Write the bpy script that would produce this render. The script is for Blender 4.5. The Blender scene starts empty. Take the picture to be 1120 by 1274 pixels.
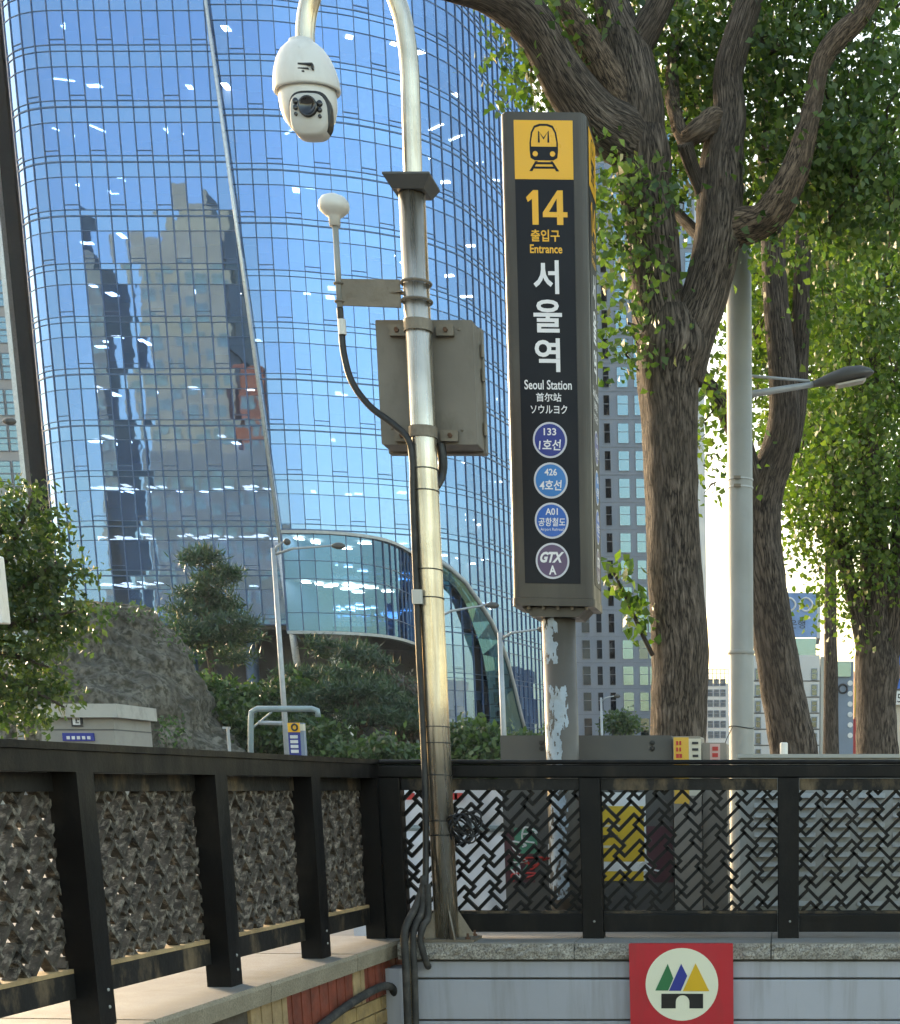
import bpy, math, random
import numpy as np
from mathutils import Vector, Matrix, noise

random.seed(7)
RNG = np.random.default_rng(11)
scene = bpy.context.scene
COL = scene.collection

# ------------------------------------------------------------------ camera
FPX, CX, CY, HZ, EYE = 1850.0, 980.0, 1356.0, 965.0, 1.55
PITCH = math.atan((CY - HZ) / FPX)
cam_data = bpy.data.cameras.new('camera')
cam = bpy.data.objects.new('camera', cam_data)
COL.objects.link(cam)
cam.location = (0, 0, EYE)
cam.rotation_euler = (math.pi / 2 - PITCH, 0, 0)
cam_data.sensor_fit = 'HORIZONTAL'
cam_data.sensor_width = 36.0
cam_data.lens = 36.0 * FPX / 1120.0
cam_data.shift_x = (560.0 - CX) / 1120.0
cam_data.shift_y = (CY - 637.0) / 1120.0
cam_data.clip_end = 4000
cam_data.clip_start = 0.05
scene.camera = cam

# ------------------------------------------------------------------ sky, sun, exposure
SUN_AZ = math.radians(-42)      # clockwise from +Y: low ahead of the viewer, left of the glass tower
SUN_EL = math.radians(13)
world = bpy.data.worlds.new('World')
scene.world = world
world.use_nodes = True
wn, wl = world.node_tree.nodes, world.node_tree.links
wn.clear()
sky = wn.new('ShaderNodeTexSky')
sky.sky_type = 'NISHITA'
sky.sun_disc = False
sky.sun_elevation = SUN_EL
sky.sun_rotation = SUN_AZ
sky.air_density = 1.3
sky.dust_density = 2.2
sky.ozone_density = 1.6
bg = wn.new('ShaderNodeBackground')
bg.inputs[1].default_value = 0.15
wo = wn.new('ShaderNodeOutputWorld')
wl.new(sky.outputs[0], bg.inputs[0])
wl.new(bg.outputs[0], wo.inputs[0])
sun_data = bpy.data.lights.new('sun', 'SUN')
sun_data.energy = 1.1
sun_data.angle = math.radians(4.0)
sun_data.color = (1.0, 0.86, 0.70)
sun = bpy.data.objects.new('sun', sun_data)
COL.objects.link(sun)
to_sun = Vector((math.sin(SUN_AZ) * math.cos(SUN_EL), math.cos(SUN_AZ) * math.cos(SUN_EL), math.sin(SUN_EL)))
sun.rotation_euler = (-to_sun).to_track_quat('-Z', 'Y').to_euler()
vs = scene.view_settings
vs.view_transform = 'Standard'
vs.look = 'None'
vs.exposure = 2.15
vs.use_white_balance = True
vs.white_balance_temperature = 7600
vs.white_balance_tint = 10
vs.gamma = 1.0
vs.use_curve_mapping = False
scene.cycles.use_denoising = True
scene.cycles.adaptive_threshold = 0.02
scene.cycles.max_bounces = 8
scene.cycles.transparent_max_bounces = 24
scene.cycles.caustics_reflective = False
scene.cycles.caustics_refractive = False

# ------------------------------------------------------------------ helpers
SD, CD = math.sin(PITCH), math.cos(PITCH)
def ray(x, y):
    a, b = (x - CX) / FPX, (CY - y) / FPX
    return Vector((a, CD + b * SD, -SD + b * CD))
def at(x, y, Y):
    """world point seen at photo pixel (x, y) on the vertical plane at distance Y"""
    r = ray(x, y)
    return Vector((0, 0, EYE)) + r * (Y / r.y)
def onz(x, y, z):
    r = ray(x, y)
    return Vector((0, 0, EYE)) + r * ((z - EYE) / r.z)
def pxm(Y):
    return Y / FPX * 1.06

class MB:
    """collects shapes into one mesh"""
    def __init__(self):
        self.v, self.f, self.m, self.uv = [], [], [], {}
    def add(self, vs_, fs_, mi=0):
        o = len(self.v)
        self.v += [tuple(p) for p in vs_]
        for q in fs_:
            self.f.append(tuple(i + o for i in q)); self.m.append(mi)
        return o
    def box(self, lo, hi, mi=0, sides=None):
        x0, y0, z0 = lo; x1, y1, z1 = hi
        vs_ = [(x0,y0,z0),(x1,y0,z0),(x1,y1,z0),(x0,y1,z0),(x0,y0,z1),(x1,y0,z1),(x1,y1,z1),(x0,y1,z1)]
        fs_ = [(0,3,2,1),(4,5,6,7),(0,1,5,4),(1,2,6,5),(2,3,7,6),(3,0,4,7)]
        self.add(vs_, fs_, mi); return self
    def obox(self, c, ax, ay, az, hx, hy, hz, mi=0, mside=None):
        """oriented box: centre, unit axes, half sizes; faces across ay take mi, the others mside"""
        c = Vector(c); vs_ = []
        for sz in (-1, 1):
            for sx, sy in ((-1,-1),(1,-1),(1,1),(-1,1)):
                vs_.append(c + ax*(hx*sx) + ay*(hy*sy) + az*(hz*sz))
        fs_ = [(0,3,2,1),(4,5,6,7),(0,1,5,4),(1,2,6,5),(2,3,7,6),(3,0,4,7)]
        o = len(self.v); self.v += [tuple(p) for p in vs_]
        ms = mi if mside is None else mside
        for k, q in enumerate(fs_):
            self.f.append(tuple(i + o for i in q)); self.m.append(mi if k in (2, 4) else ms)
        return self
    def rbox(self, lo, hi, r=0.01, axis='z', mi=0, seg=3):
        """box with rounded edges along an axis"""
        ax = 'xyz'.index(axis); a, b = [i for i in range(3) if i != ax]
        pts = []
        for (ca, cb, s) in ((hi[a]-r, hi[b]-r, 0), (lo[a]+r, hi[b]-r, 1), (lo[a]+r, lo[b]+r, 2), (hi[a]-r, lo[b]+r, 3)):
            for k in range(seg + 1):
                t = (s + k / seg) * math.pi / 2
                pts.append((ca + r*math.cos(t), cb + r*math.sin(t)))
        n = len(pts); vs_ = []
        for h in (lo[ax], hi[ax]):
            for p in pts:
                q = [0,0,0]; q[a], q[b], q[ax] = p[0], p[1], h; vs_.append(q)
        fs_ = [tuple(reversed(range(n))), tuple(range(n, 2*n))]
        fs_ += [(i, (i+1) % n, n + (i+1) % n, n + i) for i in range(n)]
        if ax == 1: fs_ = [tuple(reversed(q)) for q in fs_]
        self.add(vs_, fs_, mi); return self
    def prism(self, poly, u, v, w, o, d0, d1, mi=0):
        """polygon in (u, v) pushed along w from d0 to d1"""
        o = Vector(o); n = len(poly)
        vs_ = [o + u*a + v*b + w*d for d in (d0, d1) for a, b in poly]
        fs_ = [tuple(reversed(range(n))), tuple(range(n, 2*n))] + [(i, (i+1) % n, n+(i+1) % n, n+i) for i in range(n)]
        self.add(vs_, fs_, mi); return self
    def tube(self, pts, rad, n=10, mi=0, caps=True, rough=0.0, rs=3.0):
        pts = [Vector(p) for p in pts]
        rads = rad if isinstance(rad, (list, tuple)) else [rad] * len(pts)
        o0 = len(self.v); ref = None; run = 0.0
        for i, p in enumerate(pts):
            t = (pts[min(i+1, len(pts)-1)] - pts[max(i-1, 0)])
            if t.length < 1e-9: t = Vector((0,0,1))
            t.normalize()
            if ref is None:
                ref = Vector((1,0,0)) if abs(t.x) < .9 else Vector((0,1,0))
            ref = (ref - t * ref.dot(t)).normalized(); b = t.cross(ref)
            if i: run += (p - pts[i-1]).length
            for k in range(n):
                a = 2*math.pi*k/n
                q = ref*math.cos(a) + b*math.sin(a)
                r = rads[i]
                if rough:
                    r *= 1 + rough * noise.noise(Vector((q.x*1.3 + p.x*.7, q.y*1.3 + p.y*.7, p.z*rs*.35 + q.z))) + rough*.5*noise.noise((p + q*r)*rs*2)
                self.uv[len(self.v)] = (k/n, run)
                self.v.append(tuple(p + q*r))
        for i in range(len(pts)-1):
            for k in range(n):
                a, b_ = o0+i*n+k, o0+i*n+(k+1) % n
                self.f.append((a, b_, b_+n, a+n)); self.m.append(mi)
        if caps:
            self.f.append(tuple(reversed(range(o0, o0+n)))); self.m.append(mi)
            e = o0+(len(pts)-1)*n
            self.f.append(tuple(range(e, e+n))); self.m.append(mi)
        return self
    def lathe(self, prof, c, n=28, mi=0, axis=None, a0=0, a1=2*math.pi):
        """profile of (r, h) turned about an axis through c"""
        c = Vector(c); az = (axis or Vector((0,0,1))).normalized()
        ax = Vector((1,0,0)) if abs(az.x) < .9 else Vector((0,1,0))
        ax = (ax - az*ax.dot(az)).normalized(); ay = az.cross(ax)
        o = len(self.v); m = len(prof)
        for k in range(n):
            t = a0 + (a1-a0)*k/n
            d = ax*math.cos(t) + ay*math.sin(t)
            for r, h in prof: self.v.append(tuple(c + d*r + az*h))
        for k in range(n):
            k2 = (k+1) % n
            for j in range(m-1):
                self.f.append((o+k*m+j, o+k2*m+j, o+k2*m+j+1, o+k*m+j+1)); self.m.append(mi)
        return self
    def build(self, name, mats, parent=None, smooth=False, kind=None, label=None):
        me = bpy.data.meshes.new(name)
        me.from_pydata(self.v, [], self.f)
        if not isinstance(mats, (list, tuple)): mats = [mats]
        for mt in mats: me.materials.append(mt)
        if len(mats) > 1: me.polygons.foreach_set('material_index', self.m)
        if smooth: me.polygons.foreach_set('use_smooth', [True]*len(self.f))
        if self.uv:
            lay = me.uv_layers.new(name='uv')
            idx = np.zeros(len(me.loops), dtype=np.int32); me.loops.foreach_get('vertex_index', idx)
            arr = np.zeros((len(self.v), 2), dtype=np.float32)
            for i, q in self.uv.items(): arr[i] = q
            lay.data.foreach_set('uv', arr[idx].ravel())
        me.update()
        return link(name, me, parent, kind, label)

def link(name, me, parent=None, kind=None, label=None):
    o = bpy.data.objects.new(name, me)
    COL.objects.link(o)
    set_parent(o, parent)
    if kind: o['kind'] = kind
    if label: o['label'] = label
    return o
def set_parent(o, parent):
    if parent is None: return
    o.parent = parent
    if parent.type == 'EMPTY': o.matrix_parent_inverse = Matrix.Translation(-parent.location)
def thing(name, label, cat, loc, group=None):
    o = bpy.data.objects.new(name, None)
    o.empty_display_size = .2
    COL.objects.link(o); o.location = loc
    return tag(o, label, cat, group)
def tag(o, label, cat, group=None):
    o['label'] = label; o['category'] = cat
    if group: o['group'] = group
    return o
def structure(o):
    o['kind'] = 'structure'; return o

# ------------------------------------------------------------------ materials
def new_mat(name):
    m = bpy.data.materials.new(name); m.use_nodes = True
    nt = m.node_tree; nt.nodes.clear()
    return m, nt.nodes, nt.links
def ramp(N, L, src, stops):
    r = N.new('ShaderNodeValToRGB')
    while len(r.color_ramp.elements) > 1: r.color_ramp.elements.remove(r.color_ramp.elements[-1])
    r.color_ramp.elements[0].position = stops[0][0]; r.color_ramp.elements[0].color = (*stops[0][1], 1)
    for p, c in stops[1:]:
        e = r.color_ramp.elements.new(p); e.color = (*c, 1)
    L.new(src, r.inputs[0]); return r.outputs[0]
def noise_node(N, L, vec, scale, detail=4, rough=.55):
    n = N.new('ShaderNodeTexNoise'); n.inputs['Scale'].default_value = scale
    n.inputs['Detail'].default_value = detail; n.inputs['Roughness'].default_value = rough
    if vec is not None: L.new(vec, n.inputs['Vector'])
    return n
def mixc(N, L, fac, a, b, mode='MIX'):
    m = N.new('ShaderNodeMix'); m.data_type = 'RGBA'; m.blend_type = mode
    for s, val in ((m.inputs[0], fac), (m.inputs[6], a), (m.inputs[7], b)):
        if hasattr(val, 'is_linked') or hasattr(val, 'links'): L.new(val, s)
        elif isinstance(val, (int, float)): s.default_value = val
        else: s.default_value = (*val, 1)
    return m.outputs[2]
def paint(name, col, rough=.5, metal=0.0, var=.12, vscale=3.0, dirt=None, dirt_amt=.5, dirt_scale=2.0, dirt_stretch=(1,1,1),
          bump=0.0, bscale=40.0, bdist=.01, rvar=.12, spec=.5, speck=None):
    """colour with uneven tone, patches of dirt of their own shape, fine relief and uneven gloss"""
    m, N, L = new_mat(name)
    tc = N.new('ShaderNodeTexCoord'); v = tc.outputs['Object']
    mp = N.new('ShaderNodeMapping'); mp.inputs['Scale'].default_value = dirt_stretch; L.new(v, mp.inputs[0])
    b = N.new('ShaderNodeBsdfPrincipled'); out = N.new('ShaderNodeOutputMaterial'); L.new(b.outputs[0], out.inputs[0])
    n1 = noise_node(N, L, v, vscale, 5)
    lo = tuple(max(0, c*(1-var)) for c in col); hi = tuple(min(1, c*(1+var)) for c in col)
    c = ramp(N, L, n1.outputs[0], [(.3, lo), (.7, hi)])
    if speck:
        n4 = noise_node(N, L, v, speck[1], 2, .6)
        c = mixc(N, L, ramp(N, L, n4.outputs[0], [(.42, (0,0,0)), (.62, (1,1,1))]), c, speck[0])
    if dirt:
        n2 = noise_node(N, L, mp.outputs[0], dirt_scale, 7, .65)
        fac = ramp(N, L, n2.outputs[0], [(.5, (0,0,0)), (.72, (dirt_amt,)*3)])
        c = mixc(N, L, fac, c, dirt)
    L.new(c, b.inputs['Base Color'])
    b.inputs['Metallic'].default_value = metal
    b.inputs['Specular IOR Level'].default_value = spec
    n3 = noise_node(N, L, mp.outputs[0], vscale*2.3, 4)
    r = N.new('ShaderNodeMapRange'); L.new(n3.outputs[0], r.inputs[0])
    r.inputs[1].default_value = .3; r.inputs[2].default_value = .7
    r.inputs[3].default_value = max(.02, rough-rvar); r.inputs[4].default_value = min(1, rough+rvar)
    L.new(r.outputs[0], b.inputs['Roughness'])
    if bump:
        n5 = noise_node(N, L, v, bscale, 4, .6)
        bp = N.new('ShaderNodeBump'); bp.inputs['Strength'].default_value = bump; bp.inputs['Distance'].default_value = bdist
        L.new(n5.outputs[0], bp.inputs['Height']); L.new(bp.outputs[0], b.inputs['Normal'])
    return m
def emit(name, col, s):
    m, N, L = new_mat(name)
    e = N.new('ShaderNodeEmission'); e.inputs[0].default_value = (*col, 1); e.inputs[1].default_value = s
    out = N.new('ShaderNodeOutputMaterial'); L.new(e.outputs[0], out.inputs[0]); return m
def leaf_mat(name, cols, trans=.45):
    m, N, L = new_mat(name)
    g = N.new('ShaderNodeNewGeometry')
    c = ramp(N, L, g.outputs['Random Per Island'], [(i/(len(cols)-1), k) for i, k in enumerate(cols)])
    d = N.new('ShaderNodeBsdfPrincipled'); d.inputs['Roughness'].default_value = .45
    L.new(c, d.inputs['Base Color'])
    t = N.new('ShaderNodeBsdfTranslucent')
    cc = mixc(N, L, .55, c, (.82, 1.0, .32), 'MULTIPLY')
    hs = N.new('ShaderNodeHueSaturation'); hs.inputs['Value'].default_value = 2.1; hs.inputs['Saturation'].default_value = 1.1
    L.new(cc, hs.inputs['Color']); L.new(hs.outputs[0], t.inputs[0])
    mx = N.new('ShaderNodeMixShader'); mx.inputs[0].default_value = trans
    L.new(d.outputs[0], mx.inputs[1]); L.new(t.outputs[0], mx.inputs[2])
    out = N.new('ShaderNodeOutputMaterial'); L.new(mx.outputs[0], out.inputs[0]); return m
def bark_mat(name, lo, mid, hi, us=9, vs_=3.2, bump=.9):
    m, N, L = new_mat(name)
    uv = N.new('ShaderNodeUVMap'); uv.uv_map = 'uv'
    sp = N.new('ShaderNodeSeparateXYZ'); L.new(uv.outputs[0], sp.inputs[0])
    def mul(s, k, fn='MULTIPLY'):
        q = N.new('ShaderNodeMath'); q.operation = fn
        L.new(s, q.inputs[0]); 
        if k is not None: q.inputs[1].default_value = k
        return q.outputs[0]
    ang = mul(sp.outputs[0], 2*math.pi)
    cmb = N.new('ShaderNodeCombineXYZ')
    L.new(mul(mul(ang, None, 'SINE'), us/6.28), cmb.inputs[0]); L.new(mul(mul(ang, None, 'COSINE'), us/6.28), cmb.inputs[1]); L.new(mul(sp.outputs[1], vs_), cmb.inputs[2])
    nz = noise_node(N, L, cmb.outputs[0], .8, 3)
    wv = mixc(N, L, .35, cmb.outputs[0], nz.outputs[1], 'ADD')
    def ridge(scale, detail):
        n = noise_node(N, L, wv, scale, detail, .5)
        a = mul(n.outputs[0], 2.0); b_ = mul(a, 1.0, 'SUBTRACT'); c_ = mul(b_, None, 'ABSOLUTE')
        return c_
    def madd(a, k, b_):
        q = N.new('ShaderNodeMath'); q.operation = 'MULTIPLY_ADD'; L.new(a, q.inputs[0]); q.inputs[1].default_value = k
        if isinstance(b_, float): q.inputs[2].default_value = b_
        else: L.new(b_, q.inputs[2])
        return q
    r1 = mul(ridge(2.1, 2), .5, 'POWER'); r2 = mul(ridge(5.0, 3), .7, 'POWER')
    n2 = noise_node(N, L, wv, 9.0, 6, .7)
    h = madd(r1, .75, madd(r2, .45, madd(n2.outputs[0], .35, -.15).outputs[0]).outputs[0])
    big = noise_node(N, L, cmb.outputs[0], .35, 3)
    c = ramp(N, L, h.outputs[0], [(.22, lo), (.55, mid), (1.0, hi)])
    c = mixc(N, L, ramp(N, L, big.outputs[0], [(.4, (0,0,0)), (.65, (.55,.55,.55))]), c, tuple(.5*(a_+b_) for a_, b_ in zip(lo, mid)))
    b = N.new('ShaderNodeBsdfPrincipled'); b.inputs['Roughness'].default_value = .85; b.inputs['Specular IOR Level'].default_value = .25
    L.new(c, b.inputs['Base Color'])
    bp = N.new('ShaderNodeBump'); bp.inputs['Strength'].default_value = bump*.8; bp.inputs['Distance'].default_value = .035
    L.new(h.outputs[0], bp.inputs['Height']); L.new(bp.outputs[0], b.inputs['Normal'])
    out = N.new('ShaderNodeOutputMaterial'); L.new(b.outputs[0], out.inputs[0]); return m
def glass_mat(name, refl, trans, fac, wav=.0, wscale=.6, rough=.015, face=.9):
    """coated facade glass: mirror coat over a tinted see-through pane"""
    m, N, L = new_mat(name)
    tc = N.new('ShaderNodeNewGeometry')
    n = noise_node(N, L, tc.outputs['Position'], wscale, 2, .5)
    bp = N.new('ShaderNodeBump'); bp.inputs['Strength'].default_value = wav; bp.inputs['Distance'].default_value = .05
    L.new(n.outputs[0], bp.inputs['Height'])
    g = N.new('ShaderNodeBsdfGlossy'); g.inputs['Roughness'].default_value = rough; g.inputs['Color'].default_value = (*refl, 1)
    L.new(bp.outputs[0], g.inputs['Normal'])
    t = N.new('ShaderNodeBsdfTransparent'); t.inputs[0].default_value = (*trans, 1)
    lw = N.new('ShaderNodeLayerWeight'); lw.inputs[0].default_value = .35
    mr = N.new('ShaderNodeMapRange'); mr.inputs[3].default_value = fac; mr.inputs[4].default_value = .98
    L.new(lw.outputs['Fresnel'], mr.inputs[0])
    mx = N.new('ShaderNodeMixShader'); L.new(mr.outputs[0], mx.inputs[0]); L.new(t.outputs[0], mx.inputs[1]); L.new(g.outputs[0], mx.inputs[2])
    out = N.new('ShaderNodeOutputMaterial'); L.new(mx.outputs[0], out.inputs[0]); return m

M = {}
M['black_paint'] = paint('black_paint', (.0042,.0042,.0046), .5, 0, .3, 4, spec=.22, dirt=(.045,.038,.03), dirt_amt=.35, dirt_scale=6, dirt_stretch=(1,1,.35), bump=.15, bscale=60)
M['dusty_cast'] = paint('dusty_cast', (.06,.049,.038), .9, 0, .8, 16, dirt=(.40,.345,.28), dirt_amt=1.0, dirt_scale=24, bump=1.0, bscale=60)
M['dusty_dark'] = paint('dusty_dark', (.012,.011,.010), .8, 0, .6, 14, dirt=(.10,.085,.065), dirt_amt=.6, dirt_scale=19, bump=.5, bscale=60)
M['grime_rail'] = paint('grime_rail', (.014,.013,.012), .65, 0, .3, 4, spec=.3, dirt=(.24,.17,.10), dirt_amt=.85, dirt_scale=5, dirt_stretch=(1,1,.5), bump=.3, bscale=50)
M['granite'] = paint('granite', (.27,.268,.258), .65, 0, .15, 2.5, dirt=(.17,.15,.12), dirt_amt=.75, dirt_scale=2.2, bump=.15, bscale=120, speck=((.25,.22,.19), 160))
M['granite_rough'] = paint('granite_rough', (.42,.39,.34), .85, 0, .35, 18, dirt=(.11,.10,.085), dirt_amt=.8, dirt_scale=9, bump=1.0, bscale=55, speck=((.18,.16,.14), 90))
M['granite_tan'] = paint('granite_tan', (.34,.285,.205), .8, 0, .2, 6, dirt=(.22,.18,.12), dirt_amt=.6, dirt_scale=5, bump=.6, bscale=70, speck=((.24,.2,.14), 110))
M['clad'] = paint('clad', (.40,.415,.47), .45, .1, .06, 1.2, dirt=(.25,.245,.25), dirt_amt=.7, dirt_scale=5, dirt_stretch=(1.6,1,.12), bump=.05, bscale=12)
M['clad_dark'] = paint('clad_dark', (.10,.10,.10), .7)
M['red_tile'] = paint('red_tile', (.23,.052,.028), .6, 0, .3, 7, dirt=(.09,.045,.03), dirt_amt=.6, dirt_scale=6, bump=.3)
M['tan_tile'] = paint('tan_tile', (.36,.24,.10), .7, 0, .3, 7, dirt=(.13,.09,.05), dirt_amt=.75, dirt_scale=6, bump=.4)
M['plaster'] = paint('plaster', (.42,.29,.15), .85, 0, .25, 6, dirt=(.20,.13,.07), dirt_amt=.6, dirt_scale=9, bump=.7)
M['mortar'] = paint('mortar', (.10,.08,.06), .9, 0, .3, 8, bump=.5)
M['pave'] = paint('pave', (.22,.21,.20), .85, 0, .15, 1.5, dirt=(.13,.12,.11), dirt_amt=.5, dirt_scale=.8, bump=.3, bscale=60)
M['asphalt'] = paint('asphalt', (.055,.055,.058), .9, 0, .2, .4, bump=.4, bscale=30)
M['kerb'] = paint('kerb', (.34,.33,.31), .8, bump=.3)
M['soil'] = paint('soil', (.05,.055,.028), .95, 0, .5, .4, dirt=(.09,.07,.045), dirt_amt=.6, dirt_scale=.6, bump=.6, bscale=4)
M['stainless'] = paint('stainless', (.60,.535,.44), .28, .9, .2, 4, dirt=(.36,.26,.15), dirt_amt=.7, dirt_scale=9, dirt_stretch=(3,3,.12), bump=.05, bscale=30, rvar=.14)  # warm base and vertical streaks paint golden reflections into the steel, besides stains
M['galv'] = paint('galv', (.30,.30,.28), .6, .1, .10, 3, dirt=(.28,.275,.24), dirt_amt=.5, dirt_scale=5, dirt_stretch=(2,2,.25), bump=.12, bscale=30)
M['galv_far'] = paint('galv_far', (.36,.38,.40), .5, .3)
M['greenish_steel'] = paint('greenish_steel', (.26,.33,.35), .5, .2)
M['box_paint'] = paint('box_paint', (.19,.165,.135), .6, .05, .12, 2.5, dirt=(.10,.082,.06), dirt_amt=.75, dirt_scale=4, dirt_stretch=(1,1,.6), bump=.12, bscale=50)
M['bracket'] = paint('bracket', (.22,.185,.145), .6, .4, .15, 6, dirt=(.14,.11,.075), dirt_amt=.7, dirt_scale=12, bump=.25)
M['rust'] = paint('rust', (.12,.06,.035), .9, 0, .4, 30, bump=.5)
M['white_plastic'] = paint('white_plastic', (.74,.72,.68), .38, 0, .04, 5, dirt=(.55,.50,.43), dirt_amt=.5, dirt_scale=5, dirt_stretch=(1,1,.4), bump=.02)
M['grey_plastic'] = paint('grey_plastic', (.52,.50,.46), .45, 0, .06, 8)
M['black_plastic'] = paint('black_plastic', (.012,.012,.013), .5, 0, .2, 8, dirt=(.07,.065,.055), dirt_amt=.4, dirt_scale=10)
M['hose'] = paint('hose', (.035,.033,.03), .75, 0, .3, 10, dirt=(.16,.14,.12), dirt_amt=.6, dirt_scale=9, bump=.3)
M['lens'] = paint('lens', (.006,.006,.008), .08, 0, 0, 1, spec=.8)
M['sign_frame'] = paint('sign_frame', (.055,.048,.042), .42, .2, .08, 2, dirt=(.13,.115,.095), dirt_amt=.4, dirt_scale=3, dirt_stretch=(1,1,.25), bump=.03)
M['sign_panel'] = paint('sign_panel', (.005,.007,.013), .45, 0, .1, 2, rvar=.05, spec=.25)
M['sign_yellow'] = paint('sign_yellow', (.92,.46,.025), .35, 0, .03, 2)
M['sign_white'] = paint('sign_white', (.84,.82,.84), .4, 0, .03, 4)
M['sign_ring'] = paint('sign_ring', (.62,.62,.68), .4, 0, .03, 4)
M['line_navy'] = paint('line_navy', (.012,.028,.25), .4, 0, .03)
M['line_sky'] = paint('line_sky', (.02,.20,.55), .4, 0, .03)
M['line_blue'] = paint('line_blue', (.012,.12,.50), .4, 0, .03)
M['line_purple'] = paint('line_purple', (.115,.07,.15), .4, 0, .03)
M['post_paint'] = paint('post_paint', (.10,.088,.075), .5, .1, .08, 3, bump=.05)
M['peeled'] = paint('peeled', (.36,.43,.50), .6, 0, .15, 9, dirt=(.24,.20,.15), dirt_amt=.6, dirt_scale=14)
M['red_sign'] = paint('red_sign', (.52,.016,.03), .45, 0, .04, 4, dirt=(.36,.03,.035), dirt_amt=.6, dirt_scale=6, dirt_stretch=(1.5,1,.25), bump=.04, bscale=15)
M['cream'] = paint('cream', (.80,.78,.60), .5, 0, .03, 4)
M['e_green'] = paint('e_green', (.02,.17,.06), .5, 0, .04)
M['e_blue'] = paint('e_blue', (.02,.035,.27), .5, 0, .04)
M['e_yellow'] = paint('e_yellow', (.72,.42,.015), .5, 0, .04)
M['e_black'] = paint('e_black', (.008,.008,.008), .5)
M['cab_dark'] = paint('cab_dark', (.080,.078,.076), .5, .1, .1, 2, dirt=(.10,.095,.085), dirt_amt=.4, dirt_scale=5, bump=.06)
M['cab_beige'] = paint('cab_beige', (.27,.235,.20), .6, 0, .08, 2, dirt=(.13,.11,.095), dirt_amt=.6, dirt_scale=4, bump=.08)
M['cab_grey'] = paint('cab_grey', (.36,.36,.34), .5, .05, .06, 2, dirt=(.25,.25,.23), dirt_amt=.5, dirt_scale=5, bump=.05)
M['poster_yellow'] = paint('poster_yellow', (.66,.43,.03), .5, 0, .08, 6, dirt=(.45,.30,.06), dirt_amt=.5, dirt_scale=8)
M['poster_cream'] = paint('poster_cream', (.62,.57,.47), .6, 0, .06)
M['poster_orange'] = paint('poster_orange', (.72,.42,.06), .5, 0, .05)
M['poster_pink'] = paint('poster_pink', (.62,.40,.37), .6, 0, .05)
M['poster_maroon'] = paint('poster_maroon', (.075,.022,.032), .6, 0, .15)
M['print_red'] = paint('print_red', (.50,.04,.035), .6)
M['print_dark'] = paint('print_dark', (.03,.03,.035), .6)
M['print_green'] = paint('print_green', (.05,.20,.13), .6, 0, .2, 20)
M['print_white'] = paint('print_white', (.7,.7,.7), .6)
M['tarp'] = paint('tarp', (.66,.68,.74), .5, 0, .05, 4, dirt=(.5,.5,.53), dirt_amt=.4, dirt_scale=4, bump=.3, bscale=9)
M['strap'] = paint('strap', (.22,.27,.28), .6)
M['timber'] = paint('timber', (.09,.06,.035), .8, 0, .35, 6, bump=.5)

# ================================================================== SETTING
ZB = 0.555          # top of the stairwell coping
def quad(mb, x0, y0, x1, y1, z): mb.add([(x0,y0,z),(x1,y0,z),(x1,y1,z),(x0,y1,z)], [(0,1,2,3)])
g = MB()
for r in ((-940,-940,940,2.0), (-940,2.0,-3.15,9.62), (7.0,2.0,940,9.62), (-940,9.62,940,940)):
    quad(g, *r, 0.0)
structure(g.build('ground', M['pave']))
g = MB(); quad(g, -400, 30, 400, 52, 0.004); structure(g.build('road', M['asphalt']))
g = MB()
for x in range(-120, 120, 9): quad(g, x, 40.9, x+4, 41.05, 0.008)
structure(g.build('lane_marking', M['print_white']))
g = MB(); g.box((-400,29.8,-.02),(400,30,.13)); structure(g.build('kerb', M['kerb']))
g = MB(); quad(g, -3.2, 2.0, 7.0, 9.4, -2.3); structure(g.build('stairwell_floor', M['pave']))

# ================================================================== GLASS TOWER
def catmull(pts, n=12):
    out = []
    P = [pts[0]] + list(pts) + [pts[-1]]
    for i in range(1, len(P)-2):
        p0,p1,p2,p3 = [np.array(q, float) for q in P[i-1:i+3]]
        for k in range(n):
            t = k/n
            out.append(.5*((2*p1)+(-p0+p2)*t+(2*p0-5*p1+4*p2-p3)*t*t+(-p0+3*p1-3*p2+p3)*t**3))
    out.append(np.array(pts[-1], float))
    return np.array(out)
def resample(pts, step):
    c = catmull(pts); d = np.concatenate([[0], np.cumsum(np.linalg.norm(np.diff(c, axis=0), axis=1))])
    n = max(1, round(d[-1]/step)); s = np.linspace(0, d[-1], n+1)
    return np.stack([np.interp(s, d, c[:,0]), np.interp(s, d, c[:,1])], 1)

UP_ = Vector((0,0,1))
xl = at(22, 300, 121).x
PL = [(xl+.25,127),(xl,124),(xl+.15,122.0),(xl+.7,120.6),(xl+1.9,119.5),(xl+3.4,118.85),(xl+5.2,118.6),(xl+10,118.6),(-34.5,118.6)]
PR = [(-44.6,120),(-37.7,120),(-34.7,120.7),(-31.7,121.6),(-28.6,123.3),(-27.5,124.2),(-26.3,125.8),(-25.4,127.4),(-24.6,130.2),(-23.8,134),(-22.9,139),(-22.2,144)]
PR = [(x*.99, y*.99) for x, y in PR]
dA, dB, dC = at(255,0,118.3), at(350,690,118.3), at(378,860,118.3)
def xdiag(z):
    if z > dB.z: return dB.x + (dA.x-dB.x)*(z-dB.z)/(dA.z-dB.z)
    return dC.x + (dB.x-dC.x)*(z-dC.z)/(dB.z-dC.z)

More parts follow.
